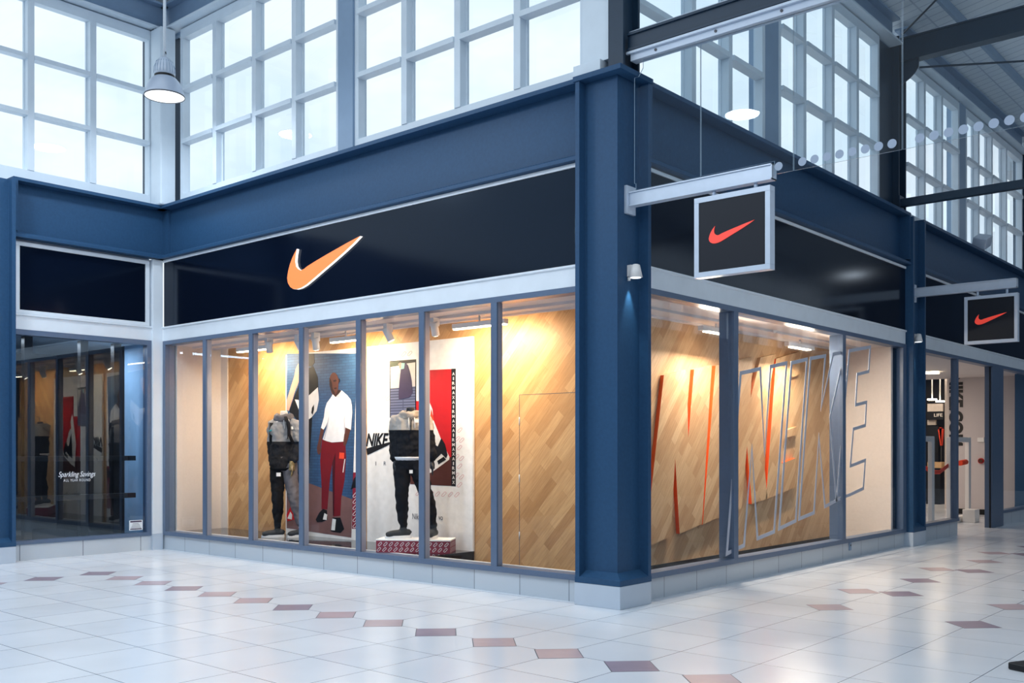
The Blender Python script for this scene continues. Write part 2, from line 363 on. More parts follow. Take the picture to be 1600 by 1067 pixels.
# ------------------------------------------------------------------ fascia steel beams (web + flanges)
def beam_A(name, x0, x1, label):
    b = thing(name, ((x0+x1)/2, .2, 4.25), label, 'beam')
    MB().box(x0, x1, .03, .38, 4.985, 5.03).build('top_flange', 'steel', b, bevel=.002)
    MB().box(x0, x1, .19, .22, 4.29, 4.985).build('web_plate', 'steel', b)
    MB().prism([(.03, 4.25), (.03, 4.29), (.12, 4.33), (.19, 4.33), (.19, 4.25)], 'x', x0, x1).build('bottom_flange', 'steel', b, bevel=.003)
    return b
beam_A('fascia_beam', -8.32, -.52, 'deep blue steel beam over the orange logo sign')
def beam_B(y0, y1, X, label):
    b = thing('fascia_beam', (X, (y0+y1)/2, 4.25), label, 'beam')
    MB().box(X-.38, X-.03, y0, y1, 4.985, 5.03).build('top_flange', 'steel', b, bevel=.002)
    MB().box(X-.22, X-.19, y0, y1, 4.29, 4.985).build('web_plate', 'steel', b)
    MB().prism([(X-.03, 4.25), (X-.03, 4.29), (X-.12, 4.33), (X-.19, 4.33), (X-.19, 4.25)], 'y', y0, y1).build('bottom_flange', 'steel', b, bevel=.003)
    MB().box(X-.19, X-.03, y0+.02, y0+.06, 4.33, 4.985).build('stiffener_plate', 'steel', b)
    MB().box(X-.19, X-.03, y1-.06, y1-.02, 4.33, 4.985).build('stiffener_plate', 'steel', b)
beam_B(.53, 7.7, 0, 'dark blue steel beam over the right display windows')
beam_B(8.26, 15.38, 0, 'dark blue steel beam over the shop entrance on the right')
beam_B(-2.05, .21, -8.1, 'blue steel beam over the unlit black sign at left')

# ------------------------------------------------------------------ pale lintels (trim)
def lintel(axis, a0, a1, pl, name, z0=3.055, z1=3.262, sgn=-1):
    m = MB(); d = sgn
    pr = [(pl, z0), (pl, z1-.03), (pl+d*.02, z1-.022), (pl+d*.02, z1), (pl-d*.2, z1), (pl-d*.2, z0)]
    if axis == 'x': m.prism(pr, 'x', a0, a1)
    else: m.prism(pr, 'y', a0, a1)
    return struct(m.build(name, 'white', bevel=.003))
tag(lintel('x', -8.2, -.52, .10, 'trim_1'), 'pale lintel above the left display windows')
tag(lintel('y', .52, 7.66, -.10, 'trim_2', sgn=1), 'pale lintel above the right display windows')
tag(lintel('y', 8.26, 15.38, -.10, 'trim_3', sgn=1), 'pale lintel above the shop entrance')
tag(lintel('y', -2.05, -.057, -8.24, 'trim_4', sgn=1), 'pale lintel above the dark shop window at left')

# ------------------------------------------------------------------ fascia signs
def swoosh_pts(o, width): return [(o[0]+a*width, o[1]+b*width) for a, b in SW]
s = thing('fascia_sign', (-4.4, .12, 3.27), 'long black fascia sign with a lit orange swoosh and pale top strip', 'sign')
MB().box(-8.18, -.60, .105, .18, 3.27, 4.205).build('sign_panel', 'signblack', s, bevel=.002)
MB().box(-8.18, -.55, .09, .18, 4.205, 4.245).build('top_strip', 'white', s, bevel=.002)
lg = swoosh_pts((-5.144, 3.477), 1.415)
MB().prism(lg, 'y', .105, .068, 0, 1).build('logo', ['orangeglow', 'whiteglow'], s, label='orange swoosh with glowing white edges')
def signB(y0, y1, label):
    s = thing('fascia_sign', (-.12, (y0+y1)/2, 3.27), label, 'sign')
    MB().box(-.18, -.105, y0, y1, 3.27, 4.19).build('sign_panel', 'signblack', s, bevel=.002)
    MB().box(-.18, -.09, y0, y1, 4.19, 4.225).build('top_strip', 'white', s, bevel=.002)
signB(.55, 7.66, 'blank glossy black fascia panel above the right display windows')
signB(8.28, 15.36, 'blank glossy black fascia panel above the shop entrance, behind the smaller hanging sign')
s = thing('fascia_sign', (-8.25, -1.05, 3.27), 'blank black light box in a pale frame above the dark shop at left', 'sign')
MB().box(-8.33, -8.262, -2.0, -.12, 3.30, 4.18).build('sign_panel', 'signblack', s)
m = MB()
m.box(-8.33, -8.235, -1.98, -.09, 4.16, 4.215); m.box(-8.33, -8.235, -1.98, -.09, 3.265, 3.315)
m.box(-8.33, -8.235, -1.98, -1.925, 3.315, 4.16); m.box(-8.33, -8.235, -.145, -.09, 3.315, 4.16)
m.build('sign_frame', 'white', s, bevel=.003)
MB().box(-8.4, -8.3, -2.05, -.06, 3.25, 4.26).build('backing_panel', 'white', s)

# ------------------------------------------------------------------ shop windows
def shop_window_A():
    w_ = thing('window_1', (-4.4, .18, .21), 'row of seven tall display panes below the lit logo sign', kind='structure')
    m = MB(); m.box(-8.25, -.52, .10, .26, .21, .268); m.box(-8.25, -.52, .10, .26, 2.998, 3.055); m.box(-8.25, -8.14, .10, .26, .268, 2.998)
    m.build('frame', 'frame', w_, bevel=.002)
    for x in (-7.10, -5.99, -4.905, -3.81, -2.735, -1.655):
        q = MB(); q.box(x-.042, x+.042, .10, .125, .268, 2.998); q.box(x-.038, x+.038, .125, .195, .268, 2.998, 1)
        q.build('mullion', ['frame', 'innerframe'], w_, bevel=.002)
    MB().box(-.62, -.52, .14, .2, .268, 2.998).build('mullion', 'frame', w_)
    MB().box(-8.14, -.62, .137, .147, .268, 2.998).build('glass', 'glass', w_)
    MB().box(-8.14, -.62, .262, .30, .26, .272).build('sill_strip', 'warmwhite', w_)
    return w_
shop_window_A()
W2 = thing('window_2', (-.18, 4.1, .21), 'three wide display panes on the right with outlined lettering', kind='structure')
m = MB(); m.box(-.26, -.10, .52, 7.7, .21, .268); m.box(-.26, -.10, .52, 7.7, 2.998, 3.055); m.box(-.20, -.10, 7.56, 7.7, .268, 2.998)
m.build('frame', 'frame', W2, bevel=.002)
def mullB(y, par, wd=.06):
    q = MB(); q.box(-.13, -.10, y-wd/2, y+wd/2, .268, 2.998); q.box(-.29, -.13, y-wd/2+.006, y+wd/2-.006, .268, 2.998)
    return q.build('mullion', 'frame', par, bevel=.002)
for px in (1150.5, 1319.5): mullB(at_x(px, 700, -.10)[0], W2, .1)
MB().box(-.147, -.137, .52, 7.56, .268, 2.998).build('glass', 'glass', W2)
# outlined lettering on the glass
OUT = {'N': [(1157.4, 583), (1188, 576), (1194.5, 708), (1204, 573), (1229, 567), (1209.5, 830.6), (1183.5, 841.3), (1175, 699.5), (1162.5, 852), (1135.7, 865)],
 'I': [(1236.9, 567), (1261, 561.3), (1243.3, 813.5), (1217.3, 826)],
 'K': [(1266.5, 560), (1289.6, 556), (1283.2, 637), (1302, 553.4), (1320, 550), (1297, 653), (1307, 782), (1289, 791.4), (1279.6, 681.7), (1271.8, 801), (1248.7, 810.6)],
 'E': [(1327, 548), (1359.8, 542), (1357.3, 580.2), (1339.5, 584.8), (1337, 632.5), (1353.8, 628.3), (1352, 664.6), (1333.4, 670.3), (1328.8, 728), (1352, 719), (1349, 763), (1328.8, 772.5), (1307.4, 781)]}
for ch, pts in OUT.items():
    P = [at_x(a, b, -.134) for a, b in pts]; q = MB(); n = len(P); wd = .022
    # mitred ribbon
    c0 = [Vector(p) for p in P]; inn = []; ou = []
    for i in range(n):
        a, b, c_ = c0[i-1], c0[i], c0[(i+1) % n]; d1 = (b-a).normalized(); d2 = (c_-b).normalized()
        n1 = Vector((-d1.y, d1.x)); n2 = Vector((-d2.y, d2.x)); mm = (n1+n2)
        mm = mm.normalized() if mm.length > 1e-4 else n1; k = min(1/max(mm.dot(n1), .25), 2.2)
        inn.append(b+mm*wd*k); ou.append(b-mm*wd*k)
    vs = [(-.136, p.x, p.y) for p in inn+ou]+[(-.133, p.x, p.y) for p in inn+ou]; fs = []
    for i in range(n):
        j = (i+1) % n
        fs += [(i, j, n+j, n+i), (2*n+i, 3*n+i, 3*n+j, 2*n+j), (i, 2*n+i, 2*n+j, j), (n+i, n+j, 3*n+j, 3*n+i)]
    q.add(vs, fs); q.build('letter_outline', 'decal', W2, label='pale grey outline of a letter %s on the glass' % ch)
W3 = thing('window_3', (-8.3, -1.05, .21), 'single reflective shop window at the left', kind='structure')
m = MB(); m.box(-8.36, -8.235, -2.05, -.06, .21, .262); m.box(-8.36, -8.235, -2.05, -.06, 2.985, 3.055)
m.box(-8.36, -8.235, -.125, -.06, .262, 2.985)
m.build('frame', 'frame', W3, bevel=.002)
MB().box(-8.285, -8.275, -2.05, -.125, .262, 2.985).build('glass', 'glass_dark', W3)
q = MB(); a = at_x(92, 748, -8.26); b_ = at_x(150, 736, -8.26)
put_text(q, 'Sparkling Savings', (-8.274, a[0], a[1]), (0, b_[0]-a[0], 0), (0, 0, b_[1]-a[1]), (.001, 0, 0), shear=.35)
a = at_x(100, 751.5, -8.26); b_ = at_x(142, 747.5, -8.26)
put_text(q, 'ALL YEAR ROUND', (-8.274, a[0], a[1]-.01), (0, b_[0]-a[0], 0), (0, 0, .035), (.001, 0, 0), spacing=1.3)
q.build('window_lettering', 'whitefilm', W3, label='small white script lettering on the glass')
st = MB(); st.box(-8.274, -8.271, -.385, -.18, .30, .445, 0); st.box(-8.271, -8.270, -.37, -.195, .415, .436, 1); st.box(-8.271, -8.270, -.37, -.195, .31, .325, 1)
for k in range(4): st.box(-8.271, -8.270, -.36+.01*k, -.205-.012*k, .335+.02*k, .341+.02*k, 2)
st.build('window_sticker', ['whitefilm', 'purple_print', 'grey_print'], W3, label='small white notice sticker in the lower corner')

# entrance bay
W4 = thing('window_4', (-.18, 9.3, .24), 'narrow glass pane just before the shop entrance', kind='structure')
m = MB(); m.box(-.26, -.10, 8.26, 10.25, .24, .29); m.box(-.26, -.10, 8.26, 13.5, 2.998, 3.055); m.build('frame', 'frame', W4, bevel=.002)
MB().box(-.20, -.10, 10.10, 10.20, .29, 2.998).build('mullion', 'frame', W4, bevel=.002)
MB().box(-.147, -.137, 8.26, 10.12, .29, 2.998).build('glass', 'glass', W4)
D1 = thing('door_1', (-.2, 11.6, 0), 'open shop entrance with a tall grey door frame', kind='structure')
MB().box(-.24, -.10, 12.2, 12.92, 0, 2.998).build('door_jamb', 'frame', D1, bevel=.003)
q = MB().box(-.15, -.13, 12.17, 12.20, 0, 2.99).build('jamb_strip', 'black', D1)  # thin black strip along the near side of the jamb
W5 = thing('window_5', (-.18, 14.4, .24), 'glass pane just beyond the shop entrance', kind='structure')
m = MB(); m.box(-.26, -.10, 12.92, 15.4, .24, .29); m.box(-.26, -.10, 13.5, 15.4, 2.998, 3.055); m.build('frame', 'frame', W5, bevel=.002)
MB().box(-.147, -.137, 12.92, 15.4, .29, 2.998).build('glass', 'glass', W5)

# ------------------------------------------------------------------ display interior: boarded walls, ceiling, floor
def room(o, lab): return struct(o, lab)
WX, WY = -1.1, 1.04
room(MB().box(-7.95, -1.1, WY, WY+.08, 0, 3.1).build('wall_left', 'woodA'), 'diagonal maple boarding behind the left display windows')
room(MB().box(WX-.08, WX, WY, 7.35, 0, 3.1).build('wall_right', 'woodB'), 'diagonal maple boarding behind the right display windows')
room(MB().box(-8.3, -7.95, WY-.02, WY+.08, 0, 3.1).build('wall_corner', 'beige'), 'narrow plastered wall at the far left of the display')
room(MB().box(-8.36, -8.12, .28, WY+.08, .0, 3.1).build('wall_side', 'beige'), 'plastered side wall closing the display at its left end')
room(MB().box(-1.18, -.205, 7.35, 7.42, .0, 3.1).build('wall_end', 'beige'), 'plastered wall closing the right display at its far end')
m = MB(); m.box(-8.3, -.14, .27, WY, 3.0, 3.05); m.box(WX, -.27, WY, 7.35, 3.0, 3.05)
m.box(-8.1, -.9, .52, .56, 2.97, 3.0); m.box(-8.1, -.9, .86, .9, 2.975, 3.0); m.box(-.62, -.58, 1.0, 7.3, 2.97, 3.0); m.box(-.98, -.94, 1.0, 7.3, 2.975, 3.0)
room(m.build('ceiling_display', 'ceil'), 'low plaster ceiling over the display')
m = MB(); m.box(-8.3, WX, .42, WY, .0, .12); m.box(WX, -.42, .42, 7.35, .0, .03); m.box(WX, WX+.012, WY, 7.35, .03, .125)
room(m.build('floor_display', 'black'), 'black floor of the display')
# hidden access panel in the boarding
x0 = at_y(813, 640, WY)[0]
dp = thing('door_2', (x0+.5, WY, .15), 'flush boarded access door in the left boarding', kind='structure')
MB().box(x0, -1.12, WY-.012, WY-.001, .15, 2.09).build('door_leaf', 'woodA', dp, bevel=.001)
m = MB(); m.box(x0-.006, x0, WY-.013, WY-.001, .15, 2.096); m.box(x0, -1.12, WY-.013, WY-.001, 2.09, 2.096)
m.build('door_gap', 'grey_print', dp)
m = MB()
for z in (.45, 1.1, 1.75): m.tube([(x0-.002, WY-.014, z), (x0-.002, WY-.014, z+.09)], .006, 8)
m.build('hinge', 'silver', dp)

# raised letters on the right boarding (N I K E in relief)
REL = {'N': [(1037.4, 586), (1073, 577), (1075.5, 683), (1084.5, 577), (1112, 570.5), (1097, 818.5), (1062, 834), (1055, 716), (1048, 838), (1017.5, 852), (1014, 800)],
 'I': [(1118, 571.5), (1146, 563.5), (1128, 806), (1098, 819.5)],
 'K': [(1151, 562.5), (1176, 557.5), (1172.8, 622), (1188.6, 558.5), (1212, 553), (1190, 672), (1199, 779), (1174.8, 787.5), (1167.2, 696.5), (1159, 794), (1129.8, 804)],
 'E': [(1212.5, 560.5), (1250, 549), (1249.6, 585.5), (1232, 590.5), (1229.5, 672), (1245, 666.5), (1243.6, 679.6), (1225.3, 685), (1221.5, 724), (1243.2, 715.5), (1241.5, 762), (1196.8, 780)]}
for ch, pts in REL.items():
    P = [at_x(a, b, WX+.05) for a, b in pts]
    q = MB().prism(P, 'x', WX+.001, WX+.05, 0, 1); n = len(P)
    for i in range(n):
        a, b = P[i], P[(i+1) % n]
        if abs(b[1]-a[1]) < 2.2*abs(b[0]-a[0]) and not (ch == 'E' and i in (2, 6, 8)): q.m[len(q.m)-n+i] = 0
    o = q.build('relief_letter', ['woodB', 'orange'])
    tag(o, {'N': 'maple letter N in relief with orange edges, nearest the corner column', 'I': 'maple letter I in relief between the N and the K',
        'K': 'maple letter K in relief behind the window mullion', 'E': 'maple letter E in relief, last of the raised word'}[ch], 'letter', 'raised maple letters on the right boarding')

# ------------------------------------------------------------------ ceiling lamps in the display
def linear(p0, p1, label, power, aim):
    p0 = Vector(p0); p1 = Vector(p1); c = (p0+p1)/2; d = (p1-p0); Lh = d.length/2; ax = 0 if abs(d.x) > abs(d.y) else 1
    t = thing('linear_light', (c.x, c.y, c.z), label, 'ceiling light', 'linear lights over the display')
    hx, hy = (Lh, .035) if ax == 0 else (.035, Lh)
    MB().box(c.x-hx, c.x+hx, c.y-hy, c.y+hy, c.z-.02, c.z+.035).build('lamp_housing', 'warmwhite', t, bevel=.004)
    MB().box(c.x-hx*.98, c.x+hx*.98, c.y-hy*.7, c.y+hy*.7, c.z-.032, c.z-.02).build('diffuser', 'lampglow', t)
    q = MB(); q.tube([(c.x, c.y, c.z+.035), (c.x, c.y, 2.975)], .012, 8); q.build('stem', 'warmwhite', t)
    r = (math.radians(aim), 0, 0) if ax == 0 else (0, math.radians(aim), 0)
    area('linear_lamp', (c.x, c.y, c.z-.05), r, 2*hx if ax == 0 else .06, .06 if ax == 0 else 2*hy, power, (1, .76, .48) if ax == 0 else (1, .85, .68))
linear((-7.03, .6, 2.88), (-6.25, .6, 2.88), 'lit linear ceiling lamp nearest the left end of the display', 26, 28)
linear((-4.93, .6, 2.87), (-4.35, .6, 2.87), 'lit linear ceiling lamp in front of the man on the poster', 26, 28)
linear((-2.72, .6, 2.87), (-1.92, .6, 2.87), 'lit linear ceiling lamp between the white poster board and the access door', 36, 28)
linear((-.72, 2.68, 2.89), (-.72, 3.4, 2.89), 'lit linear ceiling lamp nearer the corner column, over the raised letters', 62, -28)
linear((-.72, 4.94, 2.88), (-.72, 5.75, 2.88), 'lit linear ceiling lamp farther along, over the raised letters', 62, -28)
def spotlight(x, y, z, dirv, label, power=9):
    t = thing('spotlight', (x, y, z), label, 'spotlight', 'spotlights over the display')
    MB().box(x-.03, x+.03, y-.05, y+.05, z+.02, 2.97).build('driver_box', 'warmwhite', t, bevel=.003)
    d = Vector(dirv).normalized(); a = Vector((x, y, z))-d*.07; b = Vector((x, y, z))+d*.09
    q = MB(); q.tube([a, a+d*.004, b], [.04, .045, .045], 20); q.build('lamp_head', 'warmwhite', t)
    q = MB(); q.tube([b-d*.002, b+d*.004], .036, 16); q.build('lamp_lens', 'spotglow', t)
    spot('spot_lamp', tuple(b+d*.02), tuple(b+d), power, (1, .8, .55), 70)
spotlight(-6.03, .42, 2.87, (-.3, .35, -.8), 'small spotlight at the left, beside the first linear lamp')
spotlight(-5.37, .42, 2.85, (.5, .1, -.85), 'tilted cylindrical spotlight in front of the woman on the poster')
spotlight(-5.02, .42, 2.84, (-.2, .3, -.9), 'lit spotlight just right of a window mullion above the man on the poster')
spotlight(-3.64, .42, 2.85, (.2, .4, -.9), 'round spotlight above the framed picture')
spotlight(-2.85, .42, 2.86, (-.2, .4, -.9), 'spotlight above the hooded mannequin, right of the mullion')
for x, y, l in ((-7.45, .62, 'small ceiling sensor at the left end of the display'), (-4.75, .62, 'round ceiling sensor in the middle of the left display'), (-2.3, .62, 'round ceiling sensor above the access door side'), (-.6, 1.3, 'round ceiling sensor behind the corner column'), (-.6, 4.3, 'round ceiling sensor over the raised letters')):
    q = MB(); q.lathe([(.001, -.03), (.03, -.028), (.05, -.01), (.055, 0)], (x, y, 2.998), 20)
    tag(q.build('ceiling_sensor', 'warmwhite'), l, 'sensor', 'ceiling sensors in the display')

# ------------------------------------------------------------------ display platform, podium
tag(MB().box(-8.0, at_y(739, 861, 1.0)[0], .31, 1.02, .12, .27).build('display_platform', 'glossblack', bevel=.003), 'low glossy black platform under both mannequins', 'platform')
pc = Vector((-3.29, .55, .27)); ang = math.radians(33)
R3 = Matrix.Rotation(ang, 3, 'Z')
pd = thing('podium', tuple(pc), 'crimson podium block with a white top and pale oval pattern under the hooded mannequin', 'podium')
q = MB(); q.obox(pc+Vector((0, 0, .07)), .44, .17, .07, R3); q.build('podium_block', 'boxred', pd)
q = MB(); q.obox(pc+Vector((0, 0, .147)), .445, .175, .007, R3); q.build('podium_top', 'paper', pd, label='white top panel')
def capsule(cx, cy, a, b, rot, n=7, t=.3):
    """ring shaped like a slanted capsule: outer and inner outlines in 2-D"""
    o = []; i_ = []
    for half in (0, 1):
        for k in range(n+1):
            th = -PI/2+PI*k/n+half*PI
            ux = (a if half == 0 else -a)+math.cos(th)*b; uy = math.sin(th)*b
            vx = (a if half == 0 else -a)+math.cos(th)*b*(1-t); vy = math.sin(th)*b*(1-t)
            c, s = math.cos(rot), math.sin(rot)
            o.append((cx+ux*c-uy*s, cy+ux*s+uy*c)); i_.append((cx+vx*c-vy*s, cy+vx*s+vy*c))
    return o, i_
def ring(mb, o, i_, P, mi=0):
    n = len(o); mb.add([P(*p) for p in o]+[P(*p) for p in i_], [(k, (k+1) % n, n+(k+1) % n, n+k) for k in range(n)], mi)
q = MB()
for row in (0, 1):
    for k in range(13):
        o, i_ = capsule(-.405+.066*k+.012*row, .037+.062*row, .016, .013, math.radians(48), t=.38)
        ring(q, o, i_, lambda a, b: pc+R3 @ Vector((a, -.1715, b)))
for row in (0, 1):
    for k in range(5):
        o, i_ = capsule(-.13+.066*k, .037+.062*row, .016, .013, math.radians(48), t=.38)
        ring(q, o, i_, lambda a, b: pc+R3 @ Vector((.4415, a, b)))
q.build('oval_pattern', 'paper', pd, label='pale oval outlines printed on the podium')

# ------------------------------------------------------------------ poster boards
YB = 1.0
def art(par, name, pts, mt, k, label=None):
    P = [at_y(a, b, YB) for a, b in pts]
    return MB().prism(P, 'y', YB-.0004, YB-.0015*k, 0).build(name, mt, par, label=label)
bx0, bx1 = at_y(446.5, 700, YB)[0], at_y(560.5, 700, YB)[0]
B1 = thing('poster_board', ((bx0+bx1)/2, YB, .27), 'tall photo poster of a man in a white shirt against a blue brick wall', 'poster')
MB().box(bx0, bx1, YB, YB+.03, .27, 2.81).build('board', 'paper', B1)
art(B1, 'brick_backdrop', [(448, 552.6), (558, 552), (550.8, 780), (448, 742)], 'brickblue', 1)
art(B1, 'pavement', [(448, 742), (550.8, 780), (549, 840), (448, 825)], 'ground_print', 1)
art(B1, 'red_strip', [(551.5, 738), (559.5, 738), (559.5, 826), (550, 826)], 'boxred', 1)
art(B1, 'shoe_print', [(548, 765), (553, 748), (559.5, 740), (559.5, 762), (553, 762)], 'print_black', 2)
q = MB()
for k in range(6):
    o, i_ = capsule(555.5, 773+9.5*k, 3.0, 2.2, math.radians(-50), t=.35)
    ring(q, o, i_, lambda a, b: (at_y(a, b, YB)[0], YB-.0026, at_y(a, b, YB)[1]))
q.build('oval_pattern', 'paper', B1)
def z1(x, y): return (400+x/6.667, 560+y/6.667)
def z6(x, y): return (400+x/3.333, 540+y/3.333)
def z8(x, y): return (485+x/7.62, 560+y/7.62)
# woman
art(B1, 'woman_leg_print', [(470, 650), (488, 652), (484, 720), (476, 800), (466, 812), (460, 800), (466, 735)], 'print_black', 2)
art(B1, 'woman_top_print', [(475, 578), (490, 572), (497, 590), (498, 612), (490, 640), (470, 662), (452, 643), (462, 614), (468, 600)], 'print_black', 2)
art(B1, 'woman_arm_print', [z1(*p) for p in ((440, 60), (465, 45), (490, 60), (492, 120), (450, 240), (410, 340), (345, 545), (325, 540), (322, 440), (370, 280), (400, 190), (415, 110))], 'skin_light', 3)
art(B1, 'woman_head_print', [(480, 552.6), (491, 552.6), (492, 566), (488, 573), (480, 572)], 'print_black', 3)
art(B1, 'waist_bag_print', [(461, 624), (474, 626), (497, 605), (498.5, 625), (495, 642), (487, 652), (476, 660), (468, 642)], 'pale_print', 3)
art(B1, 'bag_mark_print', [(488, 637), (491, 632), (491, 640), (489, 648), (487, 645)], 'print_black', 4)
art(B1, 'skirt_print', [(468, 650), (484, 652), (474, 700), (468, 700)], 'grey_print', 2.5)
art(B1, 'woman_shoe_print', [z6(*p) for p in ((160, 880), (180, 840), (195, 870), (200, 905), (165, 915))], 'red_print', 3)
art(B1, 'shoe_stripe_print', [z6(*p) for p in ((165, 900), (180, 865), (190, 880), (188, 905))], 'paper', 4)
# man
art(B1, 'trousers_print', [z6(*p) for p in ((345, 485), (465, 495), (470, 580), (462, 700), (445, 790), (440, 885), (402, 890), (400, 760), (398, 610), (385, 700), (372, 852), (342, 852), (343, 740), (335, 600))], 'maroon', 2)
art(B1, 'trouser_fold_print', [z6(*p) for p in ((398, 610), (415, 560), (410, 700), (408, 880), (402, 885))], 'maroon_dark', 3)
art(B1, 'trouser_stripe_print', [z6(*p) for p in ((462, 590), (466, 590), (456, 660), (452, 660))], 'paper', 3)
art(B1, 'orange_badge_print', [z6(*p) for p in ((436, 556), (461, 558), (459, 590), (434, 588))], 'orange_print', 3)
art(B1, 'left_shoe_print', [z6(*p) for p in ((312, 905), (330, 870), (350, 850), (370, 858), (373, 905), (345, 918), (320, 920))], 'print_black', 3)
art(B1, 'right_shoe_print', [z6(*p) for p in ((390, 965), (400, 895), (440, 895), (460, 955), (440, 975), (405, 970))], 'print_black', 3)
art(B1, 'shoe_stripe_print', [z6(*p) for p in ((350, 905), (358, 872), (372, 880), (370, 908))], 'paper', 4)
art(B1, 'shoe_stripe_print', [z6(*p) for p in ((393, 960), (400, 900), (418, 905), (412, 962))], 'paper', 4)
art(B1, 'hand_print', [z8(*p) for p in ((130, 820), (168, 840), (140, 950), (125, 1040), (130, 1110), (105, 1150), (85, 1120), (80, 1060), (100, 980))], 'skin_dark', 3)
art(B1, 'forearm_print', [z8(*p) for p in ((418, 815), (482, 830), (455, 940), (425, 1030), (396, 1040), (396, 980))], 'skin_dark', 3)
art(B1, 'neck_print', [z8(*p) for p in ((270, 420), (345, 370), (370, 390), (330, 450), (300, 465))], 'skin_deep', 3)
art(B1, 'shirt_print', [z8(*p) for p in ((270, 428), (245, 470), (200, 530), (178, 600), (165, 700), (130, 825), (160, 848), (190, 800), (212, 740), (195, 830), (150, 965), (200, 985), (260, 1000), (395, 990), (418, 820), (485, 850), (492, 740), (500, 640), (495, 560), (480, 490), (440, 440), (375, 382), (345, 420), (305, 462))], 'shirt', 4)
art(B1, 'shirt_fold_print', [z8(*p) for p in ((212, 740), (225, 690), (215, 800), (190, 900), (175, 960), (160, 965), (195, 830))], 'shirt_fold', 5)
art(B1, 'shirt_fold_print', [z8(*p) for p in ((418, 660), (412, 740), (420, 820), (412, 900), (405, 840), (404, 720))], 'shirt_fold', 5)
art(B1, 'collar_print', [z8(*p) for p in ((375, 382), (382, 420), (340, 470), (308, 455), (345, 420))], 'shirt_fold', 5)
hd = [z8(285+58*math.cos(t)*(1 if math.sin(t) < 0 else .86)+12*math.sin(t)*.3, 300+(132 if math.sin(t) < 0 else 138)*math.sin(t)) for t in [2*PI*k/28 for k in range(28)]]
art(B1, 'head_print', hd, 'skin_dark', 4)
art(B1, 'face_shadow_print', [z8(*p) for p in ((232, 230), (250, 260), (262, 300), (265, 350), (290, 400), (300, 436), (280, 430), (248, 380), (232, 310))], 'skin_deep', 5)
art(B1, 'eye_print', [z8(*p) for p in ((275, 262), (305, 252), (318, 265), (300, 278), (280, 278))], 'skin_deep', 5)
art(B1, 'mouth_print', [z8(*p) for p in ((285, 352), (310, 345), (322, 352), (308, 366), (292, 366))], 'skin_deep', 5)
art(B1, 'ear_print', [z8(*p) for p in ((338, 245), (350, 240), (352, 275), (342, 290))], 'skin_deep', 5)
# second board
cx0, cx1 = at_y(573.5, 700, YB)[0], at_y(738.7, 700, YB)[0]
B2 = thing('poster_board', ((cx0+cx1)/2, YB, .27), 'large white poster board with black wordmark and a red panel', 'poster')
MB().box(cx0, cx1, YB, YB+.03, .27, 2.81).build('board', 'paper', B2)
def z3(x, y): return (595+x/6.669, 540+y/6.669)
def z4(x, y): return (585+x/5.3375, 690+y/5.3375)
art(B2, 'picture_frame_print', [(609.2, 564), (650.4, 561.2), (650.4, 650), (609.2, 652.6)], 'print_black', 1)
art(B2, 'picture_wall_print', [(610.4, 571.5), (649, 566), (649, 604), (610.4, 607)], 'wall_print', 2)
art(B2, 'picture_eave_print', [(610.4, 565.4), (624, 564.5), (624, 571), (610.4, 573.5)], 'olive_print', 3)
art(B2, 'picture_shutter_print', [(610.4, 607), (649, 603.5), (649, 648.6), (610.4, 651)], 'shutter', 2)
q = MB(); a0 = at_y(613, 595, YB); a1 = at_y(625, 588, YB)
put_text(q, 'ATHLETIC', (a0[0], YB-.0031, a0[1]), (a1[0]-a0[0], 0, 0), (0, 0, a1[1]-a0[1]), (0, -.0008, 0)); q.build('picture_lettering', 'pale_print', B2)
art(B2, 'purple_hood_print', [z3(*p) for p in ((215, 225), (235, 185), (262, 180), (285, 205), (310, 290), (325, 370), (335, 490), (300, 540), (190, 560), (188, 500), (195, 400), (205, 300))], 'purple_print', 4)
art(B2, 'cuff_print', [z3(*p) for p in ((218, 180), (254, 182), (245, 240), (215, 246))], 'mint_print', 5)
art(B2, 'fingers_print', [z3(*p) for p in ((182, 195), (205, 175), (218, 180), (215, 240), (198, 235), (196, 205))], 'skin_light', 5)
art(B2, 'red_panel_print', [(664, 578.5), (705.5, 576.5), (705.5, 714), (641, 722), (641, 626), (664, 627)], 'red_print', 1)
art(B2, 'soil_print', [(641, 722), (705.5, 714), (705.5, 759), (641, 756.5)], 'brown_print', 1)
art(B2, 'black_strip_print', [(705.3, 576.2), (712.2, 575.9), (712.2, 759.8), (705.3, 759.2)], 'print_black', 1.5)
q = MB()
tx = 'AIRMAX'*4
for i, ch in enumerate(tx):
    yc = 584+(753.5-584)*i/23
    a0 = at_y(706.9, yc+2.5, YB); a1 = at_y(710.7, yc-2.5, YB); ww = a1[0]-a0[0]; off = 0
    if ch == 'I': off = ww*.32; ww *= .36
    put_text(q, ch, (a0[0]+off, YB-.0026, a0[1]), (ww, 0, 0), (0, 0, a1[1]-a0[1]), (0, -.0008, 0), bold=.012)
q.build('strip_lettering', 'paper', B2, label='white capitals running down the black strip')
art(B2, 'jacket_print', [(668, 620), (676, 640), (677, 655), (688, 683), (702.5, 714), (702, 718), (676, 737), (660, 745), (655, 690)], 'paper', 2)
art(B2, 'jacket_panel_print', [z4(*p) for p in ((460, -120), (490, -60), (500, 20), (530, 40), (560, -30), (590, 20), (612, 110), (600, 140), (560, 100), (500, 160), (440, 190))], 'print_black', 3)
art(B2, 'jacket_shoulder_print', [(674, 638), (678, 655), (677.5, 657), (672, 656)], 'orange_print', 3)
o, i_ = capsule(556, 160, 26, 17, math.radians(-35), t=.4)
art(B2, 'jacket_letter_print', [z4(*p) for p in [(526, 160), (536, 190), (600, 150), (580, 125)]], 'print_black', 3.5)
q = MB(); a0 = at_y(572, 697.5, YB); a1 = at_y(607.5, 676.5, YB)
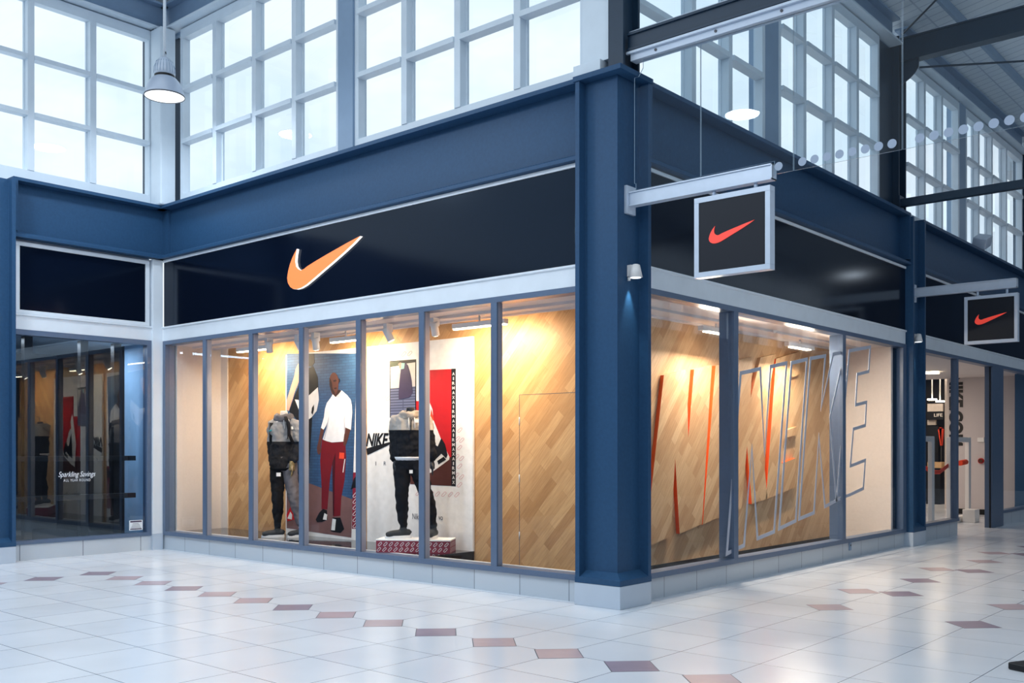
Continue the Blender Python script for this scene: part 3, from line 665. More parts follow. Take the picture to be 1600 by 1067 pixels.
put_text(q, 'NIKE', (a0[0], YB-.0016, a0[1]), (a1[0]-a0[0], 0, 0), (0, 0, a1[1]-a0[1]), (0, -.001, 0), shear=.3, bold=.03, spacing=.95)
a0 = at_y(558, 712.5, YB); wdt = at_y(619.5, 690, YB)[0]-a0[0]
P = [(a0[0]+a*wdt, a0[1]+b*wdt*.75) for a, b in SW if a > .24]; q.prism(P, 'y', YB-.0004, YB-.003)
q.build('wordmark', 'print_black', B2, label='black italic wordmark over a swoosh')
for ch, pa, pb in (('I', 586.9, 587.8), ('R', 599.8, 603.4)):
    a0 = at_y(pa, 727, YB); a1 = at_y(pb, 721, YB)
    q = MB(); put_text(q, ch, (a0[0], YB-.0016, a0[1]), (a1[0]-a0[0], 0, 0), (0, 0, a1[1]-a0[1]), (0, -.001, 0)); q.build('spaced_lettering', 'greyline', B2)
for s_, pa, pb, yb, yt in (('Nike A', 644.6, 664, 811, 803), ('vo', 685.2, 692, 812, 807)):
    a0 = at_y(pa, yb, YB); a1 = at_y(pb, yt, YB)
    q = MB(); put_text(q, s_, (a0[0], YB-.0016, a0[1]), (a1[0]-a0[0], 0, 0), (0, 0, a1[1]-a0[1]), (0, -.001, 0)); q.build('small_lettering', 'greyline', B2)
for nm, ml, pos in (('grey_oval_pattern', 'greyline', [z3(55+62*k, 106-6*k) for k in range(5)]+[z3(55, 285), z3(52, 465), z3(82, 195), z3(82, 375), z3(82, 550), z3(30, 190), z3(30, 365), z3(30, 545)]),
                    ('pink_oval_pattern', 'pinkline', [z4(365+54*k, 430+2*k) for k in range(7)]+[z4(712, 50), z4(712, 205), z4(712, 360), z4(688, 125), z4(688, 280), z4(728, 140), z4(728, 295), z3(825, 880), z3(800, 970), z3(845, 985)])):
    q = MB()
    for (a, b) in pos:
        o, i_ = capsule(a, b, 2.7, 1.9, math.radians(-47), t=.24)
        ring(q, o, i_, lambda a, b: (at_y(a, b, YB)[0], YB-.0022, at_y(a, b, YB)[1]))
    q.build(nm, ml, B2)

# ------------------------------------------------------------------ mannequins
RV = Vector((_R[0], _R[1], 0)); TV = Vector((-_F[0], -_F[1], 0)); ZV = Vector((0, 0, 1))
def frame_fn(px, py, Y, zbase):
    """figure frame: origin at the feet, u along the facade-facing side axis, v towards the walkway"""
    gx = at_y(px, py, Y)[0]; O = Vector((gx, Y, zbase))
    return O
def remesh(o, vox=.012, it=4, fold=0):
    r = o.modifiers.new('remesh', 'REMESH'); r.mode = 'VOXEL'; r.voxel_size = vox; r.use_smooth_shade = True
    s_ = o.modifiers.new('smooth', 'SMOOTH'); s_.factor = .5; s_.iterations = it
    if fold:
        tx_ = bpy.data.textures.new('folds', 'CLOUDS'); tx_.noise_scale = .07; tx_.noise_depth = 1
        d_ = o.modifiers.new('folds', 'DISPLACE'); d_.texture = tx_; d_.strength = fold; d_.mid_level = .5
    return o
def loft(mb, secs, U, V, seg=16):
    """closed stack of ellipses: (centre, ru, rv)"""
    o = len(mb.v); vs = []
    for c, ru, rv in secs:
        for k in range(seg): t = 2*PI*k/seg; vs.append(c+U*math.cos(t)*ru+V*math.sin(t)*rv)
    fs = [(i*seg+k, i*seg+(k+1) % seg, (i+1)*seg+(k+1) % seg, (i+1)*seg+k) for i in range(len(secs)-1) for k in range(seg)]
    mb.add(vs, fs, 0, True)
    mb.f.append([o+k for k in range(seg)][::-1]); mb.m.append(0); mb.sm.append(True)
    e = o+(len(secs)-1)*seg; mb.f.append([e+k for k in range(seg)]); mb.m.append(0); mb.sm.append(True)
def mannequin(O, S_, D, label):
    """D: joints as (u, v, z) in metres relative to O"""
    def P(t): return O+RV*t[0]+TV*t[1]+ZV*t[2]
    t = thing('mannequin', tuple(O), label, 'mannequin', 'headless mannequins in the left display')
    U = (RV*math.cos(D['turn'])+TV*math.sin(D['turn'])); V = U.cross(ZV)
    # body: one continuous surface
    q = MB()
    loft(q, [(P(D['hip'])+ZV*-.06, .14, .10), (P(D['hip'])+ZV*.05, .15, .105), (P(D['waist']), .125, .09), (P(D['chest']), .16, .11), (P(D['shoulder']), .16, .085), (P(D['neck'])+ZV*-.05, .06, .055), (P(D['neck']), .052, .052), (P(D['neck'])+ZV*.045, .048, .048)], U, V)
    for s in ('l', 'r'):
        q.tube([P(D['sh'+s]), P(D['el'+s]), P(D['wr'+s])], [.05, .038, .026], 10)
        w_ = P(D['wr'+s]); h = P(D['ha'+s]); d = (h-w_).normalized(); sd = TV*.9+RV*.2
        q.tube([w_, w_+d*.03, h-d*.06], [.024, (.04, .02), (.04, .018)], 10)
        for k in range(4):
            b = h-d*.07+sd*(.026-.0175*k); L_ = (.085, .092, .088, .07)[k]; cu = RV*(-.02 if s == 'l' else .0)
            q.tube([b, b+d*L_*.5+cu*.3, b+d*L_+cu], [.0095, .009, .007], 8)
        b = w_+d*.04+sd*.03; q.tube([b, b+d*.035+sd*.022, b+d*.07+sd*.022], [.011, .0095, .008], 8)
        q.tube([P(D['hp'+s]), P(D['kn'+s]), P(D['an'+s]), P(D['an'+s])+ZV*-.05], [.085, .055, .034, .034], 12)
    remesh(q.build('body', D.get('bodymat', 'manneq'), t), .010, 3)
    # trousers, separate legs so that each can have its own colour
    for s in ('l', 'r'):
        q = MB(); a, k, f = P(D['hp'+s]), P(D['kn'+s]), P(D['an'+s])
        q.tube([a+ZV*.09, a, a.lerp(k, .5)+TV*.008, k+TV*.012, k.lerp(f, .35)+TV*-.012, k.lerp(f, .75), f+ZV*.06, f+ZV*.02], [.105, .112, .094, .074, .075, .052, .044, .04], 16)
        remesh(q.build('trouser_leg', D['leg'+s], t), .012, 5, .028)
    q = MB(); loft(q, [(P(D['hip'])+ZV*-.12, .10, .10), (P(D['hip'])+ZV*-.05, .165, .125), (P(D['hip'])+ZV*.06, .172, .13), (P(D['hip'])+ZV*.14, .16, .12)], U, V)
    remesh(q.build('trouser_seat', D['seat'], t), .012, 4)
    # jacket
    q = MB(); h0 = P(D['hem'])
    loft(q, [(h0, .168, .128), (h0+ZV*.05, .18, .138), (P(D['waist']).lerp(P(D['chest']), .3), .184, .138), (P(D['chest']), .198, .142), (P(D['shoulder'])+ZV*-.05, .185, .12), (P(D['shoulder'])+ZV*.01, .15, .10), (P(D['shoulder'])+ZV*.05, .10, .085), (P(D['neck'])+ZV*-.045, .075, .07)], U, V, 20)
    for s in ('l', 'r'):
        a, e, f = P(D['sh'+s]), P(D['el'+s]), P(D['wr'+s]); c_ = P(D['shoulder']).lerp(a, .5)
        q.tube([c_+ZV*.0, a+ZV*-.01, a.lerp(e, .25), a.lerp(e, .6), e, e.lerp(f, .5), f+(e-f)*.12, f+(e-f)*.04, f+(e-f)*-.02], [.07, .082, .083, .074, .066, .064, .058, .043, .04], 14)
    remesh(q.build('jacket', D['jacket'], t), .011, 3, .04)
    # hem rib and zip, drawstrings
    q = MB(); loft(q, [(h0+ZV*-.03, .165, .125), (h0+ZV*-.005, .184, .144), (h0+ZV*.012, .188, .148)], U, V, 20); q.build('hem_band', D.get('hemmat', 'blackcloth'), t)
    # collar / hood lying on the shoulders
    q = MB(); nk = P(D['neck']); B_ = -V if D.get('back', 1) else V
    for k, (rr, dz, wd) in enumerate(((.095, -.065, .048), (.10, -.03, .036))):
        pts = [nk+ZV*(dz+.015*math.sin(a*2))+U*math.cos(a)*rr*1.05+V*math.sin(a)*rr for a in [2*PI*j/16 for j in range(17)]]
        q.tube(pts, wd*.8, 10, cap=False)
    q.tube([nk+B_*.08+ZV*-.03, nk+B_*.13+ZV*-.05, nk+B_*.15+ZV*-.13], [(.09, .045), (.11, .055), (.06, .03)], 14)
    remesh(q.build('hood', D['hoodmat'], t), .010, 3, .04)
    q = MB()
    for k in (-1, 1):
        b = nk+V*.115+U*.035*k+ZV*-.07; q.tube([b, b+V*.02+ZV*-.06, b+V*.045+ZV*-.13], .005, 6)
    q.build('drawstring', 'paper', t)
    q = MB(); c_ = P(D['chest'])+U*.075+V*.158+ZV*.05
    q.add([c_+U*x*.05+ZV*y*.035+V*-.004*x for x, y in ((-.5, -.5), (.5, -.5), (.5, .5), (-.5, .5))], [(0, 1, 2, 3)])
    q.add([c_+U*x*.05+ZV*y*.035+V*(-.008-.004*x) for x, y in ((-.55, -.6), (.55, -.6), (.55, .6), (-.55, .6))], [(0, 1, 2, 3)])
    q.build('chest_badge', 'paper', t)
    q = MB(); a_ = nk+V*.10+ZV*-.10; q.tube([a_, P(D['chest'])+V*.152+ZV*.03, P(D['chest'])+V*.155+ZV*-.1], .006, 6); q.build('zip', 'blackcloth', t)
    q = MB(); q.prism([(-.03, 0), (.03, 0), (0, -.07)], 'y', 0, .01)
    q.v = [tuple(nk+V*(.105+v[1])+U*v[0]+ZV*(v[2]-.03)) for v in q.v]; q.build('neck_insert', 'shirt', t)
    # shoes
    for s in ('l', 'r'):
        f = P(D['an'+s]); d = Vector(D['toe'+s]); d = (RV*d.x+TV*d.y).normalized(); sd = d.cross(ZV); g = Vector((f.x, f.y, O.z))
        sh = thing_child('shoe', t)
        q = MB(); secs = []
        q.tube([g+d*-.085+ZV*.05, g+d*-.07+ZV*.062, g+ZV*.06, g+d*.07+ZV*.055, g+d*.13+ZV*.052, g+d*.175+ZV*.048, g+d*.205+ZV*.044], [(.02, .034), (.040, .048), (.045, .05), (.047, .05), (.049, .046), (.045, .038), (.025, .024)], 14)
        q.tube([g+ZV*.06+d*.005, g+ZV*.10, g+ZV*.135], [.048, .045, .04], 14)
        u = remesh(q.build('shoe', D.get('shoemat', 'shoe'), t), .008, 3)
        q = MB(); pl = []
        for k in range(20):
            a = 2*PI*k/20; lx = math.cos(a); ly = math.sin(a)
            pl.append(g+d*(.06+.158*lx)+sd*(.053*ly*(1-.12*lx)))
        n = len(pl)
        q.add([p+ZV*.001 for p in pl]+[p+ZV*(.036+.008*max(0, (p-g).dot(d)*-6))+(g+d*.06-p)*.04 for p in pl], [tuple(range(n))[::-1], tuple(range(n, 2*n))]+[(k, (k+1) % n, n+(k+1) % n, n+k) for k in range(n)])
        q.build('sole', 'sole', u)
        q = MB()
        for k in range(4):
            b = g+d*(.055+.022*k)+ZV*(.093-.007*k); q.tube([b-sd*.022, b+ZV*.006, b+sd*.022], .003, 6)
        q.build('laces', 'greycloth', u)
    return t, P, U, V
def thing_child(n, t): return None
O1 = frame_fn(446, 840, .66, .27)
m1, P1, U1, V1 = mannequin(O1, 1, dict(turn=math.radians(-28), hip=(-.03, 0, 1.02), waist=(-.02, 0, 1.2), chest=(-.01, .0, 1.44), shoulder=(0, 0, 1.57), neck=(-.02, .0, 1.68), hem=(-.03, 0, .94),
    shl=(-.17, -.02, 1.54), ell=(-.19, -.04, 1.26), wrl=(-.17, .02, 1.02), hal=(-.17, .03, .86), shr=(.16, .04, 1.54), elr=(.20, .03, 1.25), wrr=(.12, .12, 1.03), har=(.115, .13, .86),
    hpl=(-.10, .0, .93), knl=(-.09, .06, .50), anl=(-.10, .03, .09), hpr=(.05, 0, .93), knr=(.13, .02, .50), anr=(.22, -.03, .09), toel=(-1, .25, 0), toer=(-.8, .6, 0),
    jacket='hoodie1', legl='blackcloth', legr='greycloth', seat='greycloth', hoodmat='greycloth', hemmat='blackcloth', bodymat='manneq'),
    'headless mannequin on the left in a grey and black zip jacket and two-tone joggers')
# tee shirt with teal print showing at the open front, gloves, rucksack strap
q = MB(); c = P1((-.165, .065, 1.40)); q.tube([c+ZV*.16, c, c+ZV*-.14], [(.03, .04), (.034, .055), (.03, .05)], 12); q.build('tee_shirt', 'blackcloth', m1)
q = MB(); c = P1((-.165, .125, 1.455)); q.tube([c-RV*.03-ZV*.01, c+RV*.03+ZV*.012], .009, 8); q.build('tee_print', 'teal', m1)
q = MB(); q.tube([P1((.03, .13, 1.64)), P1((.08, .17, 1.55)), P1((.09, .17, 1.40)), P1((.13, .12, 1.28))], [(.028, .012)]*4, 10); q.build('shoulder_strap', 'blackcloth', m1)
q = MB(); w_ = P1((.12, .12, 1.03)); h = P1((.115, .13, .86)); d = (h-w_).normalized(); q.tube([w_+d*-.01, w_+d*.03, h-d*.05], [.036, (.05, .03), (.048, .028)], 12)
for k in range(4): b = h-d*.06+(TV*.9+RV*.2)*(.028-.019*k); q.tube([b, b+d*.045, b+d*.09-RV*.01], [.013, .0125, .009], 8)
b = w_+d*.04+TV*.035; q.tube([b, b+d*.035+TV*.02, b+d*.075+TV*.02], [.014, .012, .01], 8)
remesh(q.build('glove', 'gold', m1, label='gold patterned glove'), .006, 2)
q = MB(); c = P1((-.06, .145, .86)); q.add([c+RV*x+ZV*y for x, y in ((-.03, -.025), (.03, -.025), (.03, .025), (-.03, .025))], [(0, 1, 2, 3)]); q.build('trouser_badge', 'paper', m1)

O2 = frame_fn(640, 842, .5, .424)
m2, P2, U2, V2 = mannequin(O2, 1, dict(turn=math.radians(-12), hip=(.0, 0, .93), waist=(0, 0, 1.12), chest=(.0, .0, 1.33), shoulder=(.01, 0, 1.43), neck=(.01, .0, 1.50), hem=(.0, 0, .95),
    shl=(-.16, 0, 1.40), ell=(-.18, -.03, 1.13), wrl=(-.165, .03, .91), hal=(-.165, .05, .76), shr=(.19, 0, 1.40), elr=(.24, .03, 1.13), wrr=(.27, .05, .91), har=(.275, .06, .76),
    hpl=(-.08, .0, .84), knl=(-.09, .03, .48), anl=(-.075, .0, .09), hpr=(.09, 0, .84), knr=(.22, .03, .47), anr=(.28, .0, .09), toel=(-1, .25, 0), toer=(-.25, .95, 0),
    bodymat='gloveblack', jacket='hoodie2', legl='blackcloth', legr='blackcloth', seat='blackcloth', hoodmat='stone', hemmat='shirt'),
    'headless mannequin standing on the crimson podium in a stone and black hoodie')
q = MB(); c = P2((.03, .13, .79)); q.add([c+RV*x+ZV*y for x, y in ((-.02, -.02), (.02, -.02), (.02, .02), (-.02, .02))], [(0, 1, 2, 3)]); q.build('trouser_badge', 'paper', m2)

# ------------------------------------------------------------------ high windows
def high_window(name, axis, pl, a0, a1, mull, label, sgn):
    """glass plane pl, mullions on the mall side (sgn = direction of the mall), rows of three"""
    def B(m, p0, p1, q0, q1, z0, z1):
        lo, hi = min(q0, q1), max(q0, q1)
        if axis == 'x': m.box(p0, p1, lo, hi, z0, z1)
        else: m.box(lo, hi, p0, p1, z0, z1)
    loc = ((a0+a1)/2, pl, 5.05) if axis == 'x' else (pl, (a0+a1)/2, 5.05)
    w_ = thing(name, loc, label, kind='structure')
    m = MB(); B(m, a0, a1, pl-.02*sgn, pl+.10*sgn, 5.03, 5.205); B(m, a0, a1, pl-.02*sgn, pl+.10*sgn, 7.48, 7.62)
    B(m, a0, a0+.07, pl-.02*sgn, pl+.10*sgn, 5.205, 7.48); B(m, a1-.07, a1, pl-.02*sgn, pl+.10*sgn, 5.205, 7.48)
    m.build('frame', 'winwhite', w_, bevel=.003)
    for x in mull:
        q = MB(); B(q, x-.045, x+.045, pl+.0*sgn, pl+.11*sgn, 5.205, 7.48); B(q, x-.06, x+.06, pl-.02*sgn, pl+.015*sgn, 5.205, 7.48)
        q.build('mullion', 'winwhite', w_, bevel=.003)
    for z in (5.96, 6.725):
        q = MB(); e = [a0+.07]+[v for x in mull for v in (x-.045, x+.045)]+[a1-.07]
        for i in range(0, len(e), 2): B(q, e[i], e[i+1], pl+.0*sgn, pl+.13*sgn, z-.03, z+.03)
        q.build('transom', 'winwhite', w_, bevel=.003)
    q = MB(); B(q, a0+.06, a1-.06, pl-.005, pl+.005, 5.19, 7.5); q.build('glass', 'glass_hi', w_)
high_window('window_6', 'x', .35, -7.98, -4.33, (-7.07, -6.12, -5.24), 'left half of the high window band above the logo sign', -1)
high_window('window_7', 'x', .35, -4.05, -.58, (-3.17, -2.32, -1.46), 'right half of the high window band above the logo sign', -1)
high_window('window_8', 'y', -8.45, -2.6, .03, (-1.735, -.88), 'high window band above the unlit black sign', 1)
high_window('window_9', 'y', -.42, .35, 3.52, (1.84, 2.65), 'first high window on the right, beside the dark corner post', 1)
high_window('window_10', 'y', -.42, 3.88, 7.2, (4.61, 5.5, 6.35), 'second high window on the right, up to the tall steel post', 1)
high_window('window_11', 'y', -.42, 8.25, 10.98, (9.15, 10.02), 'third high window on the right, beyond the tall steel post', 1)
high_window('window_12', 'y', -.42, 11.35, 15.2, (12.1, 12.95, 13.95), 'furthest high window on the right', 1)
def pier(loc, dx, dy, z0, z1, mt, label, name='wall_pier'):
    o = MB().box(loc[0]-dx/2, loc[0]+dx/2, loc[1]-dy/2, loc[1]+dy/2, z0, z1).build(name, mt, bevel=.004)
    return tag(o, label, 'post')
pier((-4.19, .33), .28, .22, 5.03, 7.9, 'pier', 'blue-grey pier dividing the high windows above the logo sign', 'window_post')
pier((-.43, 3.70), .22, .36, 5.03, 7.9, 'pier', 'blue-grey pier between the first and second high windows on the right', 'window_post')
pier((-.43, 11.16), .22, .37, 5.03, 7.9, 'pier', 'blue-grey pier dividing the high windows beyond the steel post', 'window_post')
m = MB(); m.box(-.56, -.22, .16, .42, 5.18, 9.4); m.box(-.62, -.30, .10, .42, 5.03, 5.18)
tag(m.build('window_post', 'winwhite', bevel=.004), 'pale casing post standing over the corner column', 'post')
m = MB(); m.box(-8.34, -8.05, -.02, .22, 5.03, 7.62)
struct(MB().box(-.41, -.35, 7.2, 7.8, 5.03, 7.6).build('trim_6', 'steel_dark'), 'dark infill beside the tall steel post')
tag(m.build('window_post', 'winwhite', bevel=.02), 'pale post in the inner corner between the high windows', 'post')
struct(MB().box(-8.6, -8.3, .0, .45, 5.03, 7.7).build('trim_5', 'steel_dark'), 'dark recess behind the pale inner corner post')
def hpost(x0, x1, y0, y1, z0, z1, label):
    t = thing('steel_post', ((x0+x1)/2, (y0+y1)/2, z0), label, 'post'); f = .03
    m = MB(); m.box(x0, x1, y0, y0+f, z0, z1); m.box(x0, x1, y1-f, y1, z0, z1); m.box((x0+x1)/2-.02, (x0+x1)/2+.02, y0+f, y1-f, z0, z1)
    m.build('post_shaft', 'steel_dark', t, bevel=.002)
    for dz in (-.25, -.12):
        q = MB(); q.tube([((x0+x1)/2+.02, (y0+y1)/2, z1+dz-.1), ((x0+x1)/2+.035, (y0+y1)/2, z1+dz-.1)], .018, 10)
        q.build('bolt', 'silver', t)
    return t
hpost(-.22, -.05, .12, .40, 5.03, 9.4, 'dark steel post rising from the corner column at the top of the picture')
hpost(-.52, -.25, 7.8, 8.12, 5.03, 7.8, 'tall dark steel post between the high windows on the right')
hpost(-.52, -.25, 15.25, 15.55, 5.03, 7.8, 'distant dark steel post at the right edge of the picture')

# ------------------------------------------------------------------ eaves beams, roof deck, roof beams
def eave(axis, a0, a1, pl, sgn, label):
    t = thing('eaves_beam', ((a0+a1)/2, pl, 7.62) if axis == 'x' else (pl, (a0+a1)/2, 7.62), label, 'beam')
    def B(m, q0, q1, z0, z1):
        lo, hi = min(q0, q1), max(q0, q1)
        if axis == 'x': m.box(a0, a1, lo, hi, z0, z1)
        else: m.box(lo, hi, a0, a1, z0, z1)
    m = MB(); B(m, pl-.12*sgn, pl+.24*sgn, 7.64, 7.67); m.build('bottom_flange', 'winwhite', t, bevel=.002)
    m = MB(); B(m, pl+.06*sgn, pl+.08*sgn, 7.67, 8.02); m.build('web_plate', 'pier', t)
    m = MB(); B(m, pl-.02*sgn, pl+.2*sgn, 8.02, 8.05); m.build('top_flange', 'pier', t)
    m = MB(); B(m, pl-.02*sgn, pl+.04*sgn, 7.60, 7.66); m.build('head_trim', 'pier', t)
eave('x', -8.75, -.56, .35, -1, 'pale eaves beam over the high windows above the logo sign')
eave('y', -2.6, .23, -8.45, 1, 'pale eaves beam over the high windows at the left edge')
eave('y', .42, 7.78, -.42, 1, 'pale eaves beam over the high windows between the corner and the tall steel post')
eave('y', 8.14, 15.23, -.42, 1, 'pale eaves beam beyond the tall steel post on the right')
m = MB()
m.add([(-8.7, -2.7, 8.06), (-8.7, .6, 8.06), (-6.8, .6, 8.4), (-6.8, -2.7, 8.4), (-8.7, -2.7, 8.14), (-8.7, .6, 8.14), (-6.8, .6, 8.48), (-6.8, -2.7, 8.48)],
      [(0, 1, 2, 3), (7, 6, 5, 4), (0, 4, 5, 1), (1, 5, 6, 2), (2, 6, 7, 3), (3, 7, 4, 0)])
m.add([(-6.8, .6, 8.06), (-.3, .6, 8.06), (-.3, -1.2, 8.4), (-6.8, -1.2, 8.4), (-6.8, .6, 8.14), (-.3, .6, 8.14), (-.3, -1.2, 8.48), (-6.8, -1.2, 8.48)],
      [(0, 3, 2, 1), (4, 5, 6, 7), (0, 1, 5, 4), (1, 2, 6, 5), (2, 3, 7, 6), (3, 0, 4, 7)])
struct(m.build('ceiling_left', 'deck'), 'pale ribbed roof deck above the left corner')
m = MB()
m.add([(-.7, .6, 8.06), (-.7, 22, 8.06), (5.2, 22, 9.1), (5.2, .6, 9.1), (-.7, .6, 8.14), (-.7, 22, 8.14), (5.2, 22, 9.18), (5.2, .6, 9.18)],
      [(0, 1, 2, 3), (7, 6, 5, 4), (0, 4, 5, 1), (1, 5, 6, 2), (2, 6, 7, 3), (3, 7, 4, 0)])
struct(m.build('ceiling_right', 'deck'), 'pale ribbed roof deck over the arcade on the right')
def ibeam_x(x0, x1, yc, z0, z1, name, label, w_=.1, haunch=True):
    t = thing(name, ((x0+x1)/2, yc, z0), label, 'beam')
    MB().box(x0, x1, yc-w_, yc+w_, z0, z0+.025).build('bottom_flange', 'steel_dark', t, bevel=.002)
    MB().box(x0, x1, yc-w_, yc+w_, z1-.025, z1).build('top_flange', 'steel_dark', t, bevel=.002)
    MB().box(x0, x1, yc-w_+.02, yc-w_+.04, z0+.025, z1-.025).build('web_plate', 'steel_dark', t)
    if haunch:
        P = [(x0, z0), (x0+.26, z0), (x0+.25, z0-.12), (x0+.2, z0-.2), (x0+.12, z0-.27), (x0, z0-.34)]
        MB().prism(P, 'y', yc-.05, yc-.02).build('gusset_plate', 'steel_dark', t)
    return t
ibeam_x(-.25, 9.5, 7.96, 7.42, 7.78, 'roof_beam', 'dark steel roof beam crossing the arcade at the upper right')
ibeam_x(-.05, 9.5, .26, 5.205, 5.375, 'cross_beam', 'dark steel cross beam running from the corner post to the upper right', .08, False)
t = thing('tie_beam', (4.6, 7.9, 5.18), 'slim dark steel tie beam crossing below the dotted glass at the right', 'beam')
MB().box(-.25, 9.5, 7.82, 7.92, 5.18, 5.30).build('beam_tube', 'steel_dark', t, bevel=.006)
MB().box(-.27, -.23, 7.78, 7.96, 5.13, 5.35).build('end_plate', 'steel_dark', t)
def rod(p0, p1, r, mt, label, name='tie_rod', grp=None):
    return tag(MB().tube([p0, p1], r, 8).build(name, mt), label, 'rod')
rod((.0, 7.98, 7.30), (4.4, 12.6, 7.9), .016, 'steel_dark', 'thin dark bracing rod running back under the roof deck')
rod((-.2, 7.8, 7.8), (4.4, 4.0, 8.7), .014, 'steel_dark', 'thin bracing rod running forward from the steel post')
for x, l in ((1.9, 'pale round purlin tube meeting the dark roof beam at the top right'), (4.2, 'second pale round purlin tube beyond the right edge')):
    q = MB(); q.tube([(x, 7.84, 7.66), (x, 2.0, 7.66)], .045, 16); q.tube([(x, 7.862, 7.66), (x, 7.835, 7.66)], .075, 18)
    tag(q.build('purlin_tube', 'silver'), l, 'tube')
for k in range(2):
    x = .35+1.5*k; z = 8.06+(x+.7)*.176
    tag(MB().box(x, x+.05, .7, 15.5, z-.16, z-.005).build('purlin', 'pier'), ('pale purlin nearest the eaves under the arcade deck', 'second pale purlin under the arcade deck')[k], 'purlin')

# ------------------------------------------------------------------ hanging glass screen with rail
YG = .26
t = thing('glazing_rail', (4.7, YG, 5.10), 'silver clamping rail with screws holding the hanging glass screen', 'rail')
MB().box(-.03, 9.4, YG-.05, YG+.05, 5.115, 5.19).build('rail_channel', 'silver', t, bevel=.003)
MB().box(-.06, 9.4, YG-.08, YG-.05, 5.175, 5.20).build('rail_lip', 'silver', t, bevel=.003)
for k in range(12):
    x = .25+.62*k; q = MB(); q.tube([(x, YG-.058, 5.15), (x, YG-.05, 5.15)], .013, 8); q.build('screw', 'grey_print', t)
XE = [-.02]+[at_y(px, 100, YG)[0] for px in (1095, 1240, 1410)]+[3.75, 5.1, 6.5]
dots = [1.44+.1056*k for k in range(48)]
labs = ['first hanging glass sheet beside the corner column, above the sign arm', 'second hanging glass sheet, ending over the tip of the sign arm', 'third hanging glass sheet with a row of frosted dots', 'fourth hanging glass sheet with frosted dots near the right edge', 'fifth hanging glass sheet with frosted dots at the right edge', 'sixth hanging glass sheet beyond the right edge']
for i in range(6):
    x0, x1 = XE[i]+.004, XE[i+1]-.004
    t = thing('glass_screen', ((x0+x1)/2, YG, 3.81), labs[i], 'glass screen')
    if i == 0: P = [(x0, 3.975), (.0, 3.975), (.0, 3.915), (x1, 3.915), (x1, 5.115), (.08, 5.115), (.08, 5.04), (.03, 4.97), (x0, 4.97)]
    elif i == 1: P = [(x0, 3.92), (1.40, 3.92), (1.40, 3.808), (x1, 3.808), (x1, 5.115), (x0, 5.115)]
    else: P = [(x0, 3.808), (x1, 3.808), (x1, 5.115), (x0, 5.115)]
    MB().prism(P, 'y', YG-.005, YG+.005, 0, 1).build('glass', ['glass_screen', 'edge'] if 'edge' in M else ['glass_screen', 'silver'], t)
    for x in dots:
        if x0+.05 < x < x1-.05 and i > 0:
            q = MB(); q.tube([(x, YG-.0065, 3.868), (x, YG-.0052, 3.868)], .036, 18); q.build('frosted_dot', 'frost', t)
t = thing('upper_glazing', (4.7, YG, 5.38), 'clear glass above the dark cross beam at the top of the picture', 'glass')
MB().box(-.02, 9.4, YG-.005, YG+.005, 5.39, 7.4).build('glass', 'glass_screen', t)
MB().box(-.05, 9.4, YG-.04, YG+.04, 5.378, 5.40).build('bead', 'silver', t)

# ------------------------------------------------------------------ hanging signs
def hanging_sign(Y, px, zt, arm, plate, label, glow=None):
    (pa, pb, yt, yb) = px
    x0, zb = at_y(pa, yb, Y); x1 = at_y(pb, yb, Y)[0]; z1 = at_y(pa, yt, Y)[1]
    t = thing('hanging_sign', ((x0+x1)/2, Y, zb), label, 'sign', 'hanging logo signs')
    f = .047; d = .045
    m = MB(); m.box(x0, x1, Y-d, Y+d, z1-f, z1); m.box(x0, x1, Y-d, Y+d, zb, zb+f); m.box(x0, x0+f, Y-d, Y+d, zb+f, z1-f); m.box(x1-f, x1, Y-d, Y+d, zb+f, z1-f)
    m.build('sign_frame', 'silver', t, bevel=.002)
    MB().box(x0+f, x1-f, Y-d+.006, Y+d-.006, zb+f, z1-f).build('sign_panel', 'signpanel', t)
    wd = (x1-x0)*.60; o = (x0+(x1-x0)*.20, zb+(z1-zb)*.40)
    MB().prism([(o[0]+a*wd, o[1]+b*wd*.98) for a, b in SW], 'y', Y-d+.006, Y-d+.002).build('logo', 'redlogo', t, label='red-orange swoosh')
    xe, za = arm; zb2 = za-.135
    m = MB(); m.box(-.07, xe, Y-.045, Y+.045, za-.012, za); m.box(-.07, xe, Y-.045, Y+.045, zb2, zb2+.012); m.box(-.07, xe, Y-.03, Y-.02, zb2+.012, za-.012)
    m.box(xe-.01, xe, Y-.045, Y+.045, zb2, za)
    m.build('sign_arm', 'silver', t, bevel=.0015)
    MB().box(-.1, -.07, Y-.075, Y+.075, zb2-.07, za+.06).build('wall_plate', 'silver', t, bevel=.002)
    for a in (.24, .79):
        x = x0+(x1-x0)*a; q = MB(); q.tube([(x, Y, z1-.002), (x, Y, zb2+.002)], .017, 12); q.build('hanger', 'silver', t)
M['signpanel'] = mat('matt_black_sign_face', srgb(20, 25, 36), .5, 0, .3)
hanging_sign(.285, (1088.5, 1207, 312, 436), None, (1.385, 3.905), None, 'large square black sign with a red swoosh hanging beside the corner column')
hanging_sign(7.98, (1508, 1591.5, 465, 539), None, (1.37, 3.93), None, 'smaller hanging black sign with a red swoosh at the right edge')

